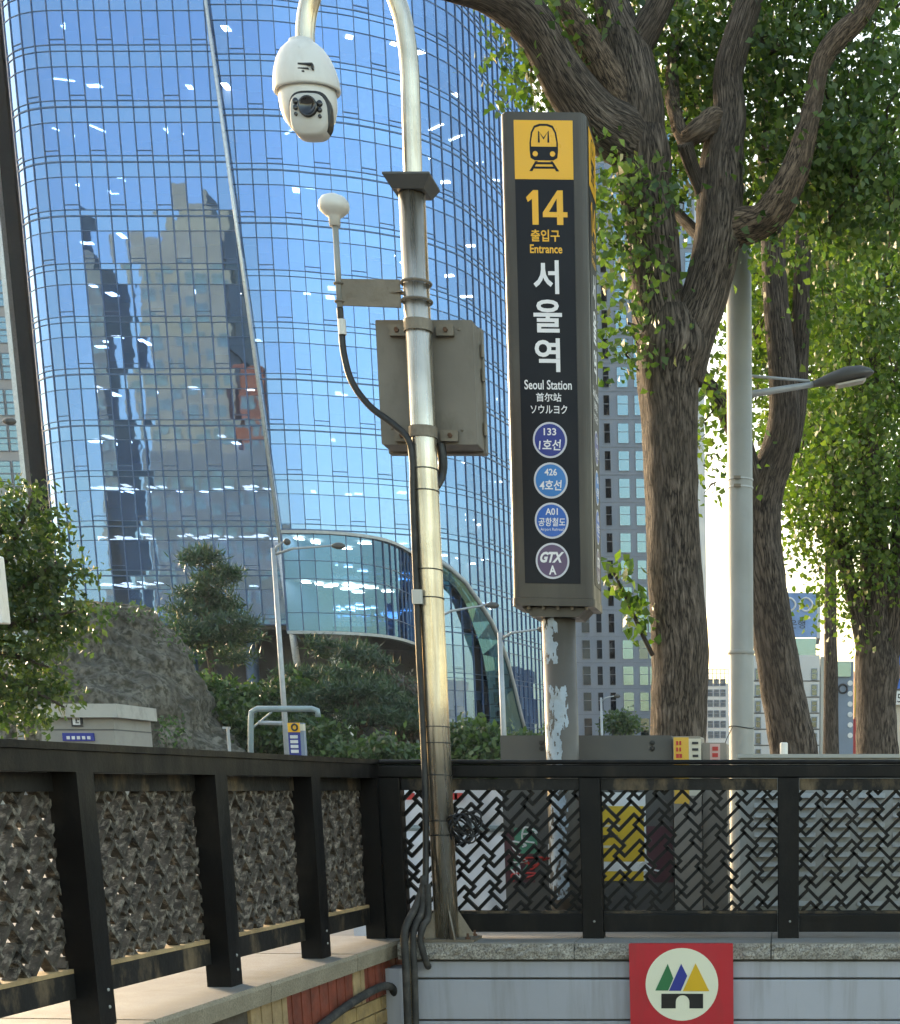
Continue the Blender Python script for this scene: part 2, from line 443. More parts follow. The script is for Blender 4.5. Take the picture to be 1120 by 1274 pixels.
M['tower_glass'] = glass_mat('tower_glass', (.27,.47,.82), (.42,.58,.80), .50, wav=.028, wscale=.8)
M['tower_spandrel'] = glass_mat('tower_spandrel', (.26,.46,.80), (.05,.08,.14), .60, wav=.026, wscale=.8)
M['drum_glass'] = glass_mat('drum_glass', (.13,.28,.48), (.34,.52,.66), .42, wav=.03, wscale=.7)
M['teal_glass'] = glass_mat('teal_glass', (.12,.26,.32), (.16,.32,.36), .5, wav=.04)
M['mullion'] = paint('mullion', (.07,.125,.23), .45, .4)
M['trim'] = paint('trim', (.62,.64,.66), .35, .3)
M['ceiling'] = paint('ceiling', (.20,.21,.23), .9)
M['interior'] = paint('interior', (.07,.07,.08), .9, 0, .5, .5)
M['blind'] = paint('blind', (.80,.82,.84), .8)
M['lobby_dark'] = paint('lobby_dark', (.015,.018,.022), .35)
M['strip_dark'] = paint('strip_dark', (.012,.017,.022), .95, spec=.05)
M['lamp'] = emit('lamp', (1.0,.96,.88), 8.0)

tower = thing('glass_tower', 'tall curved blue glass office tower rising behind the rock and pines', 'building', (-40,122,0))
def unit_pane(name, mat):
    mb = MB(); mb.box((-.5,-.01,-.5),(.5,.01,.5)); me = bpy.data.meshes.new(name)
    me.from_pydata(mb.v, [], mb.f); me.materials.append(mat); return me
PANE = {k: unit_pane('pane', M[k]) for k in ('tower_glass','tower_spandrel','drum_glass')}
LAMP_ME = bpy.data.meshes.new('ceiling_light')
_l = MB(); _l.box((-.5,-.5,-.04),(.5,.5,0)); LAMP_ME.from_pydata(_l.v, [], _l.f); LAMP_ME.materials.append(M['lamp'])

pane_budget = [300]
rest = {k: MB() for k in PANE}
blinds = MB(); bars = MB()
def place_pane(kind, p0, p1, z0, z1, single):
    d = Vector((p1[0]-p0[0], p1[1]-p0[1], 0)); w = d.length - .05; ang = math.atan2(d.y, d.x)
    c = Vector(((p0[0]+p1[0])/2, (p0[1]+p1[1])/2, (z0+z1)/2))
    tx, tz = random.gauss(0, .0023), random.gauss(0, .0023)
    rot = Matrix.Rotation(ang+tz, 4, 'Z') @ Matrix.Rotation(tx, 4, 'X')
    mw = Matrix.Translation(c) @ rot @ Matrix.Diagonal((w, 1, z1-z0-.04, 1))
    if single and pane_budget[0] > 0:
        pane_budget[0] -= 1
        o = bpy.data.objects.new('pane', PANE[kind]); COL.objects.link(o); set_parent(o, tower)
        o.location = c; o.rotation_euler = rot.to_euler(); o.scale = (w, 1, z1-z0-.04)
    else:
        rest[kind].add([mw @ Vector(q) for q in ((-.5,0,-.5),(.5,0,-.5),(.5,0,.5),(-.5,0,.5))], [(0,1,2,3)])
def clip_poly(poly, keep):
    """poly of (X, z) against the leaning seam; keep +1 left of it, -1 right of it"""
    out = []; f = lambda q: keep*(xdiag(q[1])-q[0])
    for i in range(len(poly)):
        a, b = poly[i], poly[(i+1) % len(poly)]; fa, fb = f(a), f(b)
        if fa >= 0: out.append(a)
        if (fa >= 0) != (fb >= 0):
            t = fa/(fa-fb); out.append((a[0]+(b[0]-a[0])*t, a[1]+(b[1]-a[1])*t))
    return out
def skin(nodes, levels, keep, singles, zfloor):
    """levels: list of (z0, z1, kind, is_vision)"""
    for i in range(len(nodes)-1):
        p0, p1 = nodes[i], nodes[i+1]
        zlow = zfloor((p0[0]+p1[0])/2)
        for (z0, z1, kind, vis, fl) in levels:
            if z1 <= zlow+.1: continue
            z0 = max(z0, zlow)
            if keep:
                P = clip_poly([(p0[0],z0),(p1[0],z0),(p1[0],z1),(p0[0],z1)], keep)
                if len(P) < 3: continue
                if len(P) != 4 or abs(sum(q[0] for q in P)/4 - (p0[0]+p1[0])/2) > .02:
                    yy = lambda X: p0[1] + (p1[1]-p0[1])*(X-p0[0])/(p1[0]-p0[0])
                    rest[kind].add([(q[0], yy(q[0]), q[1]) for q in P], [tuple(range(len(P)))])
                    continue
            place_pane(kind, p0, p1, z0, z1, singles(i, vis, z0))
            if vis:
                h = z1-z0
                nrm = Vector((-(p1[1]-p0[1]), p1[0]-p0[0], 0)).normalized()*.22
                r = random.random()
                drop = 0 if r < .42 else (h*.97 if r > .84 else h*random.choice((.3,.45,.55,.7,.75)))
                if drop:
                    a, b = Vector((*p0,0))+nrm, Vector((*p1,0))+nrm; e = (b-a)*.03
                    a += e; b -= e
                    blinds.add([(a.x,a.y,z1-drop),(b.x,b.y,z1-drop),(b.x,b.y,z1),(a.x,a.y,z1)], [(0,1,2,3)])
                if (i + fl) % 3 == 0:
                    d = Vector((p1[0]-p0[0], p1[1]-p0[1], 0)).normalized(); nn = Vector((d.y,-d.x,0))
                    for zz in (z0+.34, z0+.02):
                        c = Vector(((p0[0]+p1[0])/2, (p0[1]+p1[1])/2, zz)) + nn*.02
                        bars.obox(c, d, nn, Vector((0,0,1)), .52, .035, .025)
def mullions(nodes, z0, z1, keep, zfloor, w=.03):
    for i, p in enumerate(nodes):
        a = nodes[max(i-1,0)]; b = nodes[min(i+1,len(nodes)-1)]
        d = Vector((b[0]-a[0], b[1]-a[1], 0)).normalized(); nn = Vector((d.y,-d.x,0))
        lo, hi = max(z0, zfloor(p[0])), z1
        if keep:
            zs = np.linspace(lo, hi, 400); ok = [z for z in zs if keep*(xdiag(z)-p[0]) > 0]
            if not ok: continue
            lo, hi = ok[0], ok[-1]
        if hi-lo < .3: continue
        mb = MB(); mb.obox(Vector((p[0],p[1],(lo+hi)/2))+nn*.02, d, nn, Vector((0,0,1)), w, .06, (hi-lo)/2)
        mb.build('mullion', M['mullion'], tower)
def transom(nodes, z, h, keep, zfloor, name='transom', mat='mullion', out=.05, deep=.12):
    pts = [Vector((p[0], p[1], z)) for p in nodes if zfloor(p[0]) <= z+.05]
    if keep:
        xd = xdiag(z)
        pts = [p for p in pts if keep*(xd-p.x) > 0]
        if len(pts) > 1 and abs(pts[0].x-xd) < 3 and keep < 0: pts[0] = Vector((xd, pts[0].y, z))
        if len(pts) > 1 and keep > 0: pts.append(Vector((xd, pts[-1].y, z)))
    if len(pts) < 2: return
    mb = MB(); n = len(pts)
    for i, p in enumerate(pts):
        d = (pts[min(i+1,n-1)]-pts[max(i-1,0)]).normalized(); nn = Vector((d.y,-d.x,0))
        for o_, s in ((out,-h/2),(out,h/2),(out-deep,h/2),(out-deep,-h/2)): mb.v.append(tuple(p+nn*o_+Vector((0,0,s))))
    for i in range(n-1):
        for k in range(4):
            mb.f.append((i*4+k, i*4+(k+1)%4, i*4+4+(k+1)%4, i*4+4+k)); mb.m.append(0)
    mb.f += [(0,3,2,1), ((n-1)*4,(n-1)*4+1,(n-1)*4+2,(n-1)*4+3)]; mb.m += [0,0]
    mb.build(name, M[mat], tower)

FH = 3.55
Z0 = at(200, 777, 118.6).z
NF = 15
levels = []
for k in range(NF):
    z = Z0 + k*FH
    levels += [(z, z+.40, 'tower_spandrel', False, k), (z+.40, z+2.56, 'tower_glass', True, k), (z+2.56, z+FH, 'tower_spandrel', False, k)]
nL, nR = resample(PL, 1.1), resample(PR, 1.1)
ZT = Z0 + NF*FH
drum_right = at(520, 700, 121.5).x
zR = lambda X: Z0-.13 if X < drum_right else 4.5
low = []
z = Z0
while z > 4.5 + .2:
    z -= FH; low += [(z, z+.40, 'tower_spandrel', False, 1), (z+.40, z+2.56, 'tower_glass', True, 1), (z+2.56, z+FH, 'tower_spandrel', False, 1)]
skin(nL, levels, 1, lambda i, vis, z: vis and i > 3 and z < 57, lambda X: Z0)
lv = lambda q: [(1.55+(a-1.55)*.99, 1.55+(b-1.55)*.99, c, d, e) for a, b, c, d, e in q]
skin(nR, lv(low + levels), -1, lambda i, vis, z: vis and i < 30 and z < 55, zR)
mullions(nL, Z0, ZT, 1, lambda X: Z0); mullions(nR, 4.5, ZT, -1, zR)
for (z0, z1, kind, vis, k) in levels:
    h = .10 if (kind == 'tower_spandrel' and not vis and abs((z0-Z0) % FH) < .01) else .045
    transom(nL, z0, h, 1, lambda X: Z0); transom(nR, 1.55+(z0-1.55)*.99, h, -1, zR)
for (z0, z1, kind, vis, k) in lv(low): transom(nR, z0, .05, 0, zR)
# seam tube leaning across the facade and the fin behind it
top = Vector((xdiag(ZT), 118.4, ZT))
mb = MB(); mb.tube([top, Vector((dB.x,118.4,dB.z))], .12, 12); mb.build('seam_tube', M['trim'], tower, smooth=True)
mb = MB(); mb.tube([Vector((dB.x,118.2,dB.z)), Vector((dC.x,118.2,dC.z-2))], [.26,.28], 12); mb.build('seam_tube_foot', M['trim'], tower, smooth=True)
mb = MB(); a, b = top, Vector((dB.x,118.2,Z0))
mb.add([(a.x,118.5,a.z),(a.x,118.82,a.z),(xdiag(Z0),118.82,Z0),(xdiag(Z0),118.5,Z0)], [(0,1,2,3)]); mb.build('seam_fin', M['trim'], tower)
# storey slabs, core wall
for k in range(NF+1):
    z = Z0 + k*FH
    for nodes, sh in ((nL, (0,7.5)), (nR, (-4.5,5.5))):
        mb = MB(); xd = xdiag(z)
        if sh[0] == 0: nn_ = [p for p in nodes if p[0] < xd] + [np.array((xd-.05, 118.6))]
        else: nn_ = [np.array((xd+.05, 118.8))] + [p for p in nodes if p[0] > xd+.1]
        n = len(nn_)
        for p in nn_:
            a = Vector((p[0], p[1], 0)) + Vector((*sh,0)).normalized()*.3; b = a + Vector((*sh,0))
            for q, zz in ((a,z-.1),(b,z-.1),(b,z+.3),(a,z+.3)): mb.v.append((q.x,q.y,zz))
        for i in range(n-1):
            for j in range(4): mb.f.append((i*4+j, i*4+4+j, i*4+4+(j+1)%4, i*4+(j+1)%4)); mb.m.append(0)
        mb.build('floor_slab', M['ceiling'], tower)
for nodes, sh in ((nL,(0,7.5)), (nR,(-4.5,5.5))):
    mb = MB()
    for p in nodes: mb.v += [(p[0]+sh[0],p[1]+sh[1],4.0),(p[0]+sh[0],p[1]+sh[1],ZT)]
    for i in range(len(nodes)-1): mb.f.append((2*i,2*i+2,2*i+3,2*i+1)); mb.m.append(0)
    mb.build('core_wall', M['interior'], tower)
# flat roof and blind back so that the tower is closed
mb = MB(); mb.prism([(xl+.6,128),(-31,130),(-26.5,143),(-23.5,144),(-23.5,150),(xl+.6,150)], Vector((1,0,0)), Vector((0,1,0)), UP_, (0,0,0), 4.0, ZT+1.0); mb.build('rear_block', M['interior'], tower)
mb = MB(); mb.prism([(p[0],p[1]+.3) for p in nL if p[0] < -43] + [(p[0]-.2,p[1]+.3) for p in nR if p[0] > -43] + [(-23,150),(xl+.6,150)], Vector((1,0,0)), Vector((0,1,0)), UP_, (0,0,0), ZT+.32, ZT+1.2); mb.build('roof', M['trim'], tower)
# lamps on the office ceilings
def lamp(p0, p1, t, depth, z, sx, sy, rot):
    c = Vector((p0[0]+(p1[0]-p0[0])*t, p0[1]+(p1[1]-p0[1])*t, z))
    d = Vector((p1[0]-p0[0], p1[1]-p0[1], 0)).normalized(); c += Vector((-d.y, d.x, 0))*depth
    o = bpy.data.objects.new('ceiling_light', LAMP_ME); COL.objects.link(o); set_parent(o, tower)
    o.location = c; o.rotation_euler = (0,0,math.atan2(d.y,d.x)+rot); o.scale = (sx, sy, 1)
for k in range(NF):
    zc = Z0 + (k+1)*FH - .12
    for nodes, keep in ((nL,1),(nR,-1)):
        n = len(nodes)-1
        want = (22 if k < 3 else 12 if k < 5 else 6) if keep > 0 else (9 if k < 3 else 5 if k < 6 else 5)
        if keep > 0 and k in (1, 2): want = 30
        for _ in range(want):
            i = random.randrange(2, n if keep > 0 else min(n, 34))
            if keep*(xdiag(zc)-nodes[i][0]) < 1.2: continue
            if k in (9, 10) and random.random() < .6:
                lamp(nodes[i], nodes[i+1], .5, random.uniform(3,4), zc, .16, 1.8, random.choice((.5,-.5)))
            else:
                lamp(nodes[i], nodes[i+1], random.random(), random.uniform(2.8,5.8), zc, random.uniform(.35,.7), random.uniform(.5,1.1), 0)
# lobby behind the overhang, columns
mb = MB(); mb.box((xl+1,124.5,2.0),(-30,125.0,Z0+.2)); mb.build('lobby_wall', M['lobby_dark'], tower)
mb = MB(); mb.box((xl+1,118.9,Z0-.35),(-30,124.6,Z0-.12)); mb.build('soffit', M['lobby_dark'], tower)
for px, r in ((148,.5),(236,.5),(312,.5),(425,.95)):
    p = at(px, 800, 121.5); mb = MB(); mb.lathe([(r,2.0),(r,Z0-.3)], (p.x,p.y,0), 20); mb.build('column', M['trim'] if r > .6 else M['mullion'], tower, smooth=True)
# bowed entrance drum
D = [(353,108.2),(400,108.4),(440,109.4),(470,111.0),(490,113.4),(505,116.6),(514,119.6),(519,122.4)]
PD = [(at(px, 700, Y).x, Y) for px, Y in D]
nD = resample(PD, 1.1)
zd0, zd1 = at(375,787,108.2).z, at(353,662,108.2).z
hh = zd1-zd0
dl = [(zd0+.12, zd0+.20*hh, 'drum_glass', False, 0), (zd0+.20*hh, zd0+.54*hh, 'drum_glass', False, 0), (zd0+.54*hh, zd0+.72*hh, 'drum_glass', False, 0), (zd0+.72*hh, zd1-.1, 'drum_glass', False, 0)]
skin(nD, dl, 0, lambda i, v, z: False, lambda X: zd0)
mullions(nD, zd0, zd1, 0, lambda X: zd0)
for (z0, z1, kk, v, k) in dl[1:]: transom(nD, z0, .05, 0, lambda X: zd0)
transom(nD, zd1, .2, 0, lambda X: zd0, 'drum_trim', 'galv_far', .25, .5)
transom(nD, zd0, .2, 0, lambda X: zd0, 'drum_trim', 'galv_far', .25, .5)
mb = MB(); e = nD[-1]; mb.box((e[0]-.15,e[1]-.3,zd0-.4),(e[0]+.25,e[1]+.2,zd1+.1)); mb.build('drum_edge', M['trim'], tower)
for zz in (zd0-.02, zd1+.02, zd0+.55*hh):
    mb = MB(); n = len(nD)
    for p in nD: mb.v += [(p[0]-.1,p[1]+.12,zz),(min(p[0]-.1,nR[18][0]),122.6,zz)]
    for i in range(n-1): mb.f.append((2*i,2*i+2,2*i+3,2*i+1)); mb.m.append(0)
    mb.build('drum_floor', M['lobby_dark'] if zz < zd0 else M['ceiling'], tower)
s0 = nD[0]; mb = MB(); mb.box((s0[0]-.12,s0[1],zd0),(s0[0]-.02,119.9,zd1)); mb.build('drum_side', M['mullion'], tower)
for _ in range(16):
    i = random.randrange(0, len(nD)-4); lamp(nD[i], nD[i+1], random.random(), random.uniform(1,4), zd0+.55*hh-.1 if random.random()<.7 else zd1-.1, .55, .8, 0)
# arch trim over the low right-hand corner with its band of teal glass
def hit(nodes, px, py, off=0.0):
    r = ray(px, py); best = None
    for i in range(len(nodes)-1):
        a, b = nodes[i], nodes[i+1]; dx, dy = b-a
        den = r.x*dy - r.y*dx
        if abs(den) < 1e-9: continue
        t = (a[0]*dy - a[1]*dx)/den; s = (a[0]*r.y - a[1]*r.x)/den
        if -.001 <= s <= 1.001 and t > 0: best = (t, i); break
    t, i = best; p = Vector((0,0,EYE)) + r*t; d = Vector((*(nodes[i+1]-nodes[i]),0)).normalized()
    return p + Vector((d.y,-d.x,0))*off
arc = [(535,695),(552,708),(570,725),(586,748),(600,773),(611,797),(620,822),(629,856),(637,890),(644,915)]
inn = [(535,712),(551,724),(563,737),(572,752),(580,775),(587,795),(592,815),(598,850),(601,885),(603,915)]
o_ = [hit(nR, *q, .8) for q in arc]; i_ = [hit(nR, *q, .7) for q in inn]; w_ = [hit(nR, *q, .1) for q in arc]
mb = MB(); mb.tube(o_, .2, 10); mb.build('arch_trim', M['galv_far'], tower, smooth=True)
mb = MB()
for p, q in zip(o_, i_): mb.v += [tuple(p), tuple(q)]
for k in range(len(o_)-1): mb.f.append((2*k,2*k+1,2*k+3,2*k+2)); mb.m.append(0)
mb.build('arch_glass', M['teal_glass'], tower)
mb = MB()
for p, q in zip(o_, w_): mb.v += [tuple(p), tuple(q)]
for k in range(len(o_)-1): mb.f.append((2*k,2*k+1,2*k+3,2*k+2)); mb.m.append(0)
mb.build('arch_return', M['mullion'], tower)
# dark end strip and white edge at the left corner
for nm, a, b, mt, Y in (('end_strip',9,25,'strip_dark',123.5),('edge_fin',-3,3,'trim',124.5)):
    pa, pb = at(a,300,Y), at(b,300,Y)
    mb = MB(); mb.box((pa.x,Y,4),(pb.x,Y+1.5,ZT)); mb.build(nm, M[mt], tower)
for k, mb in rest.items():
    if mb.f: mb.build('pane_field', M[k], tower, kind='stuff')
blinds.build('roller_blind_field', M['blind'], tower, kind='stuff')
bars.build('vent_sash_field', M['mullion'], tower, kind='stuff')

# ================================================================== OTHER BUILDINGS
M['win_sky'] = glass_mat('win_sky', (.20,.32,.42), (.12,.16,.2), .72, wav=.08, wscale=.5)
M['win_dark'] = glass_mat('win_dark', (.16,.21,.26), (.2,.2,.2), .6, wav=.08, wscale=.5)
M['win_frame'] = paint('win_frame', (.20,.24,.30), .5)
M['win_teal'] = paint('win_teal', (.07,.16,.19), .3, 0, .5, .6)
def building(name, label, x0, x1, y0, depth, z1, wall, wins, floor_mat=None, group=None, z0=0.0, south=False):
    """box block; wins = list of (x0, x1, z0, z1, mat); each window is a framed pane set in the front"""
    t = thing(name, label, 'building', ((x0+x1)/2, y0+depth/2, z0), group)
    mb = MB(); mb.box((x0,y0,z0),(x1,y0+depth,z1)); mb.build('wall', wall, t)
    cache = {}
    f = -1 if not south else 1
    yf = y0 if not south else y0+depth
    for (a, b, c, d, mt) in wins:
        key = (round(b-a,2), round(d-c,2), mt)
        if key not in cache:
            w, h = (b-a)/2, (d-c)/2
            q = MB(); q.box((-w,-.05,-h),(w,.02,h)); me = bpy.data.meshes.new('window'); me.from_pydata(q.v,[],q.f); me.materials.append(M[mt])
            fr = MB(); tt = .07
            for lo, hi in (((-w-tt,-.09,-h-tt),(w+tt,.02,-h)),((-w-tt,-.09,h),(w+tt,.02,h+tt)),((-w-tt,-.09,-h),(-w,.02,h)),((w,-.09,-h),(w+tt,.02,h)),((-w,-.08,h*.1),(w,-.01,h*.1+.06))): fr.box(lo, hi)
            mf = bpy.data.meshes.new('window_frame'); mf.from_pydata(fr.v,[],fr.f); mf.materials.append(M['win_frame'])
            cache[key] = (me, mf)
        me, mf = cache[key]
        o = link('window', me, t); o.location = ((a+b)/2, yf, (c+d)/2)
        if south: o.rotation_euler = (0,0,math.pi)
        fo = bpy.data.objects.new('frame', mf); COL.objects.link(fo); fo.parent = o
    return t
M['grey_panel'] = paint('grey_panel', (.23,.28,.36), .55, 0, .05, .3)  # lightened and blued: distance haze is put into the wall colour
M['white_wall'] = paint('white_wall', (.60,.60,.60), .7, 0, .06, .3)
M['pale_wall'] = paint('pale_wall', (.52,.50,.45), .8, 0, .08, .3)
M['stone_band'] = paint('stone_band', (.40,.40,.42), .7, 0, .08, .4)
# grey residential tower behind the sign
Y = 170
wins = []
zt = at(770,150,Y).z
cols = [(700,8),(724,9),(741,6),(757,6.5),(777,12),(797,10),(806,3),(824,9),(842,9),(860,7)]
for k in range(24):
    zc = at(770, 905, Y).z - 1.0 + k*2.78
    for j, (px, w) in enumerate(cols):
        xc = at(px, 600, Y).x; hw = w*.046
        r = random.random()
        wins.append((xc-hw, xc+hw, zc, zc+1.95, 'win_dark' if (px in (757,741) or r < .12) else 'win_sky'))
gt = building('residential_tower', 'grey panelled high-rise with narrow windows behind the station sign', at(690,600,Y).x, at(868,600,Y).x, Y, 16, zt, M['grey_panel'], wins)
for k in range(24):
    zc = at(770, 905, Y).z - 1.45 + k*2.78
    mb = MB(); mb.box((at(690,600,Y).x, Y-.06, zc),(at(868,600,Y).x, Y, zc+.09)); mb.build('storey_joint', M['win_frame'], gt)
# neighbour at the far left
Y = 136
xa, xb = at(-60,500,Y).x, at(31,500,Y).x
wins = []
for k in range(22):
    zc = 6 + k*2.85
    for j in range(9):
        x = xb - .9 - j*1.55
        if x-.65 < xa: break
        wins.append((x-.66, x+.66, zc, zc+.92, 'win_sky')); wins.append((x-.66, x+.66, zc+1.05, zc+1.97, 'win_sky'))
building('neighbour_office', 'pale office block with banded windows at the far left edge', xa, xb, Y, 20, 70, M['stone_band'], wins)
# pale block left of the lamp post
Y = 230
wins = []
for r_ in range(6):
    for c_ in range(4):
        x = at(876+c_*8, 900, Y).x; zc = at(890, 918-r_*13, Y).z
        wins.append((x-.35, x+.35, zc, zc+.9, 'win_dark'))
pb = building('pale_block', 'small pale far block with a lattice frame on its roof, left of the lamp post', at(868,890,Y).x, at(912,890,Y).x, Y, 14, at(890,850,Y).z, M['white_wall'], wins)
mb = MB(); zz = at(890,850,Y).z
for k in range(7):
    x = at(876+k*5, 845, Y).x; mb.box((x-.06,Y+2,zz),(x+.06,Y+2.12,zz+2.2))
for k in range(4): mb.box((at(874,845,Y).x,Y+1.98,zz+.4+k*.55),(at(908,845,Y).x,Y+2.13,zz+.5+k*.55))
mb.build('roof_frame', M['galv_far'], pb)
# white office block with the billboard
Y = 150
x0, x1 = at(908,880,Y).x, at(1020,880,Y).x; z1 = at(980,815,Y).z
wins = []
for r_ in range(7):
    zc = at(980, 838+r_*20, Y).z
    for px, w in ((1016,5.5),(922,5),(946,5)):
        xx = at(px, 880, Y).x - w*.04; wins.append((xx-w*.042, xx+w*.042, zc-.55, zc+.4, 'win_dark'))
wo_ = building('white_office', 'white office block with horizontal joints and a blue rooftop billboard', x0, x1, Y, 20, z1, M['white_wall'], wins)
for r_ in range(7):
    zc = at(980, 848+r_*20, Y).z; mb = MB(); mb.box((x0+.02,Y-.05,zc),(x1-.02,Y,zc+.1)); mb.build('joint', M['cab_dark'], wo_)
mb = MB(); mb.box((at(958,800,Y).x,Y+2,z1),(at(1016,800,Y).x,Y+10,at(990,792,Y).z)); mb.build('penthouse', M['win_sky'], wo_)
bz0, bz1 = at(990,792,Y).z, at(990,735,Y).z; bx0, bx1 = at(958,765,Y).x, at(1017,765,Y).x
M['bill_blue'] = paint('bill_blue', (.16,.29,.56), .4, 0, .15, .5)
mb = MB(); mb.box((bx0,Y+1.6,bz0+.1),(bx1,Y+2.2,bz1)); mb.build('billboard', M['bill_blue'], wo_)
mb = MB(); mb.box((bx1+.01,Y+1.9,bz0),(bx1+.35,Y+9,bz1-.5)); mb.build('billboard_side', M['white_wall'], wo_)
def text_mesh(body, size=1.0, bold=.0, shear=0.0):
    c = bpy.data.curves.new('t', 'FONT'); c.body = body; c.size = 1; c.offset = bold; c.shear = shear; c.resolution_u = 3
    o = bpy.data.objects.new('t', c); COL.objects.link(o)
    dg = bpy.context.evaluated_depsgraph_get()
    me = bpy.data.meshes.new_from_object(o.evaluated_get(dg))
    v = np.array([q.co[:2] for q in me.vertices]); f = [tuple(p.vertices) for p in me.polygons]
    bpy.data.objects.remove(o); bpy.data.curves.remove(c); bpy.data.meshes.remove(me)
    v -= v.min(0); v /= np.maximum(v.max(0), 1e-6)
    return v, f
def lettering(body, o, u, v, nrm, mat, parent, bold=.0, shear=0.0, thick=.0015, name='lettering', stretch=None):
    """text fitted into the rectangle o, o+u, o+v; printed on the plane with the given normal"""
    q, f = text_mesh(body, 1, bold, shear)
    mb = MB(); mb.add([o + u*a + v*b + nrm*thick for a, b in q], f)
    return mb.build(name, mat, parent)
def px_text(body, x0, y0, x1, y1, Y, mat, parent, bold=.0, shear=0.0, off=.003):
    xm, ym = (x0+x1)/2, (y0+y1)/2
    a, b, c, d = at(x0, ym, Y), at(x1, ym, Y), at(xm, y1, Y), at(xm, y0, Y)
    o = Vector((a.x, Y, c.z))
    return lettering(body, o, Vector((b.x-a.x,0,0)), Vector((0,0,d.z-c.z)), Vector((0,-1,0)), mat, parent, bold, shear, off)
px_text('은행', 982, 771, 1002, 782, 151.6, M['print_dark'], wo_, off=.04)
px_text('MG', 988, 820, 1010, 826, 150, M['galv_far'], wo_, off=.04) if False else None
for cx_ in (982, 1003):
    p = at(cx_, 752, 151.6); mb = MB()
    ring = [(p.x+math.cos(t)*.55*(1+.15*math.cos(2*t)), 151.55, p.z+math.sin(t)*.62) for t in np.linspace(0, 2*math.pi, 21)]
    mb.tube(ring, .09, 6); mb.build('billboard_emblem', M['print_white'], wo_)
# shop buildings further along
def slab(name, label, x0p, x1p, ytop, Y, wall, stripes=(), cat_lab=None):
    xa, xb = at(x0p,880,Y).x, at(x1p,880,Y).x
    t = thing(name, label, 'building', ((xa+xb)/2, Y+5, 0))
    mb = MB(); mb.box((xa,Y,0),(xb,Y+12,at(x0p,ytop,Y).z)); mb.build('wall', wall, t)
    return t
M['slate_blue'] = paint('slate_blue', (.20,.25,.33), .6, 0, .08, .3)
M['brick_orange'] = paint('brick_orange', (.46,.24,.15), .8, 0, .15, .8)
s1 = slab('narrow_block', 'narrow pale concrete block squeezed beside the white office', 1021, 1035, 817, 160, M['pale_wall'])
mb = MB(); p0, p1 = at(1029,870,160), at(1034,870,160); mb.box((p0.x,159.8,0),(p1.x,160,at(1030,822,160).z)); mb.build('dark_window_strip', M['win_dark'], s1)
s2 = slab('slate_block', 'slate blue shop block with a column of round white lamps', 1036, 1062, 823, 164, M['slate_blue'])
for k in range(6):
    p = at(1058, 850+k*13, 163.9); mb = MB(); mb.lathe([(.0,-.1),(.28,-.1),(.28,.05),(.0,.05)], p, 14, axis=Vector((0,-1,0))); mb.build('round_lamp', M['print_white'], s2)
p0, p1 = at(1040,842,163.8), at(1059,824,163.8); mb = MB(); mb.box((p0.x,163.7,p0.z),(p1.x,164,p1.z)); mb.build('shop_sign', M['win_sky'], s2)
p = at(1049,857,163.9); mb = MB(); mb.tube([(p.x+math.cos(t)*.45,163.9,p.z+math.sin(t)*.45) for t in np.linspace(0,2*math.pi,17)], .1, 6); mb.build('shop_emblem', M['print_dark'], s2)
s3 = slab('orange_brick_block', 'orange brick shop house with a tall yellow sign', 1063, 1082, 835, 175, M['brick_orange'])
for a, b, c, d, mt in ((1063,1070,892,845,'poster_yellow'),(1061,1067,938,895,'print_red'),(1071,1079,938,900,'slate_blue')):
    p0, p1 = at(a,c,174.8), at(b,d,174.8); mb = MB(); mb.box((p0.x,174.5,p0.z),(p1.x,175,p1.z)); mb.build('vertical_sign', M[mt], s3)
s4 = slab('shop_block', 'shop block covered with blue and white signs at the right edge', 1098, 1180, 812, 120, M['pale_wall'])
for a, b, c, d, mt in ((1102,1180,843,829,'poster_pink'),(1102,1180,857,845,'line_blue'),(1102,1180,877,860,'print_white'),(1102,1180,828,815,'line_blue')):
    p0, p1 = at(a,c,119.8), at(b,d,119.8); mb = MB(); mb.box((p0.x,119.5,p0.z),(p1.x,120,p1.z)); mb.build('shop_sign', M[mt], s4)
px_text('325', 1103, 863, 1122, 874, 119.5, M['print_dark'], s4, off=.02)
p0, p1 = at(1104,935,118), at(1115,889,118)
vs_ = thing('vertical_shop_sign', 'tall cream and yellow vertical sign right of the far tree trunk', 'sign', (p0.x,118,0))
mb = MB(); mb.box((p0.x,117.6,0),(p1.x,118,p1.z)); mb.build('sign_board', M['poster_orange'], vs_)
mb = MB(); mb.box((p0.x+.12,117.55,p0.z),(p1.x-.12,117.62,p1.z-.2)); mb.build('sign_face', M['poster_cream'], vs_)
for k in range(6):
    z = p0.z + (p1.z-p0.z)*(k+.5)/6; mb = MB(); mb.box((p0.x+.3,117.5,z-.14),(p1.x-.25,117.56,z+.12)); mb.build('sign_character', M['print_red'] if k % 2 else M['print_dark'], vs_)

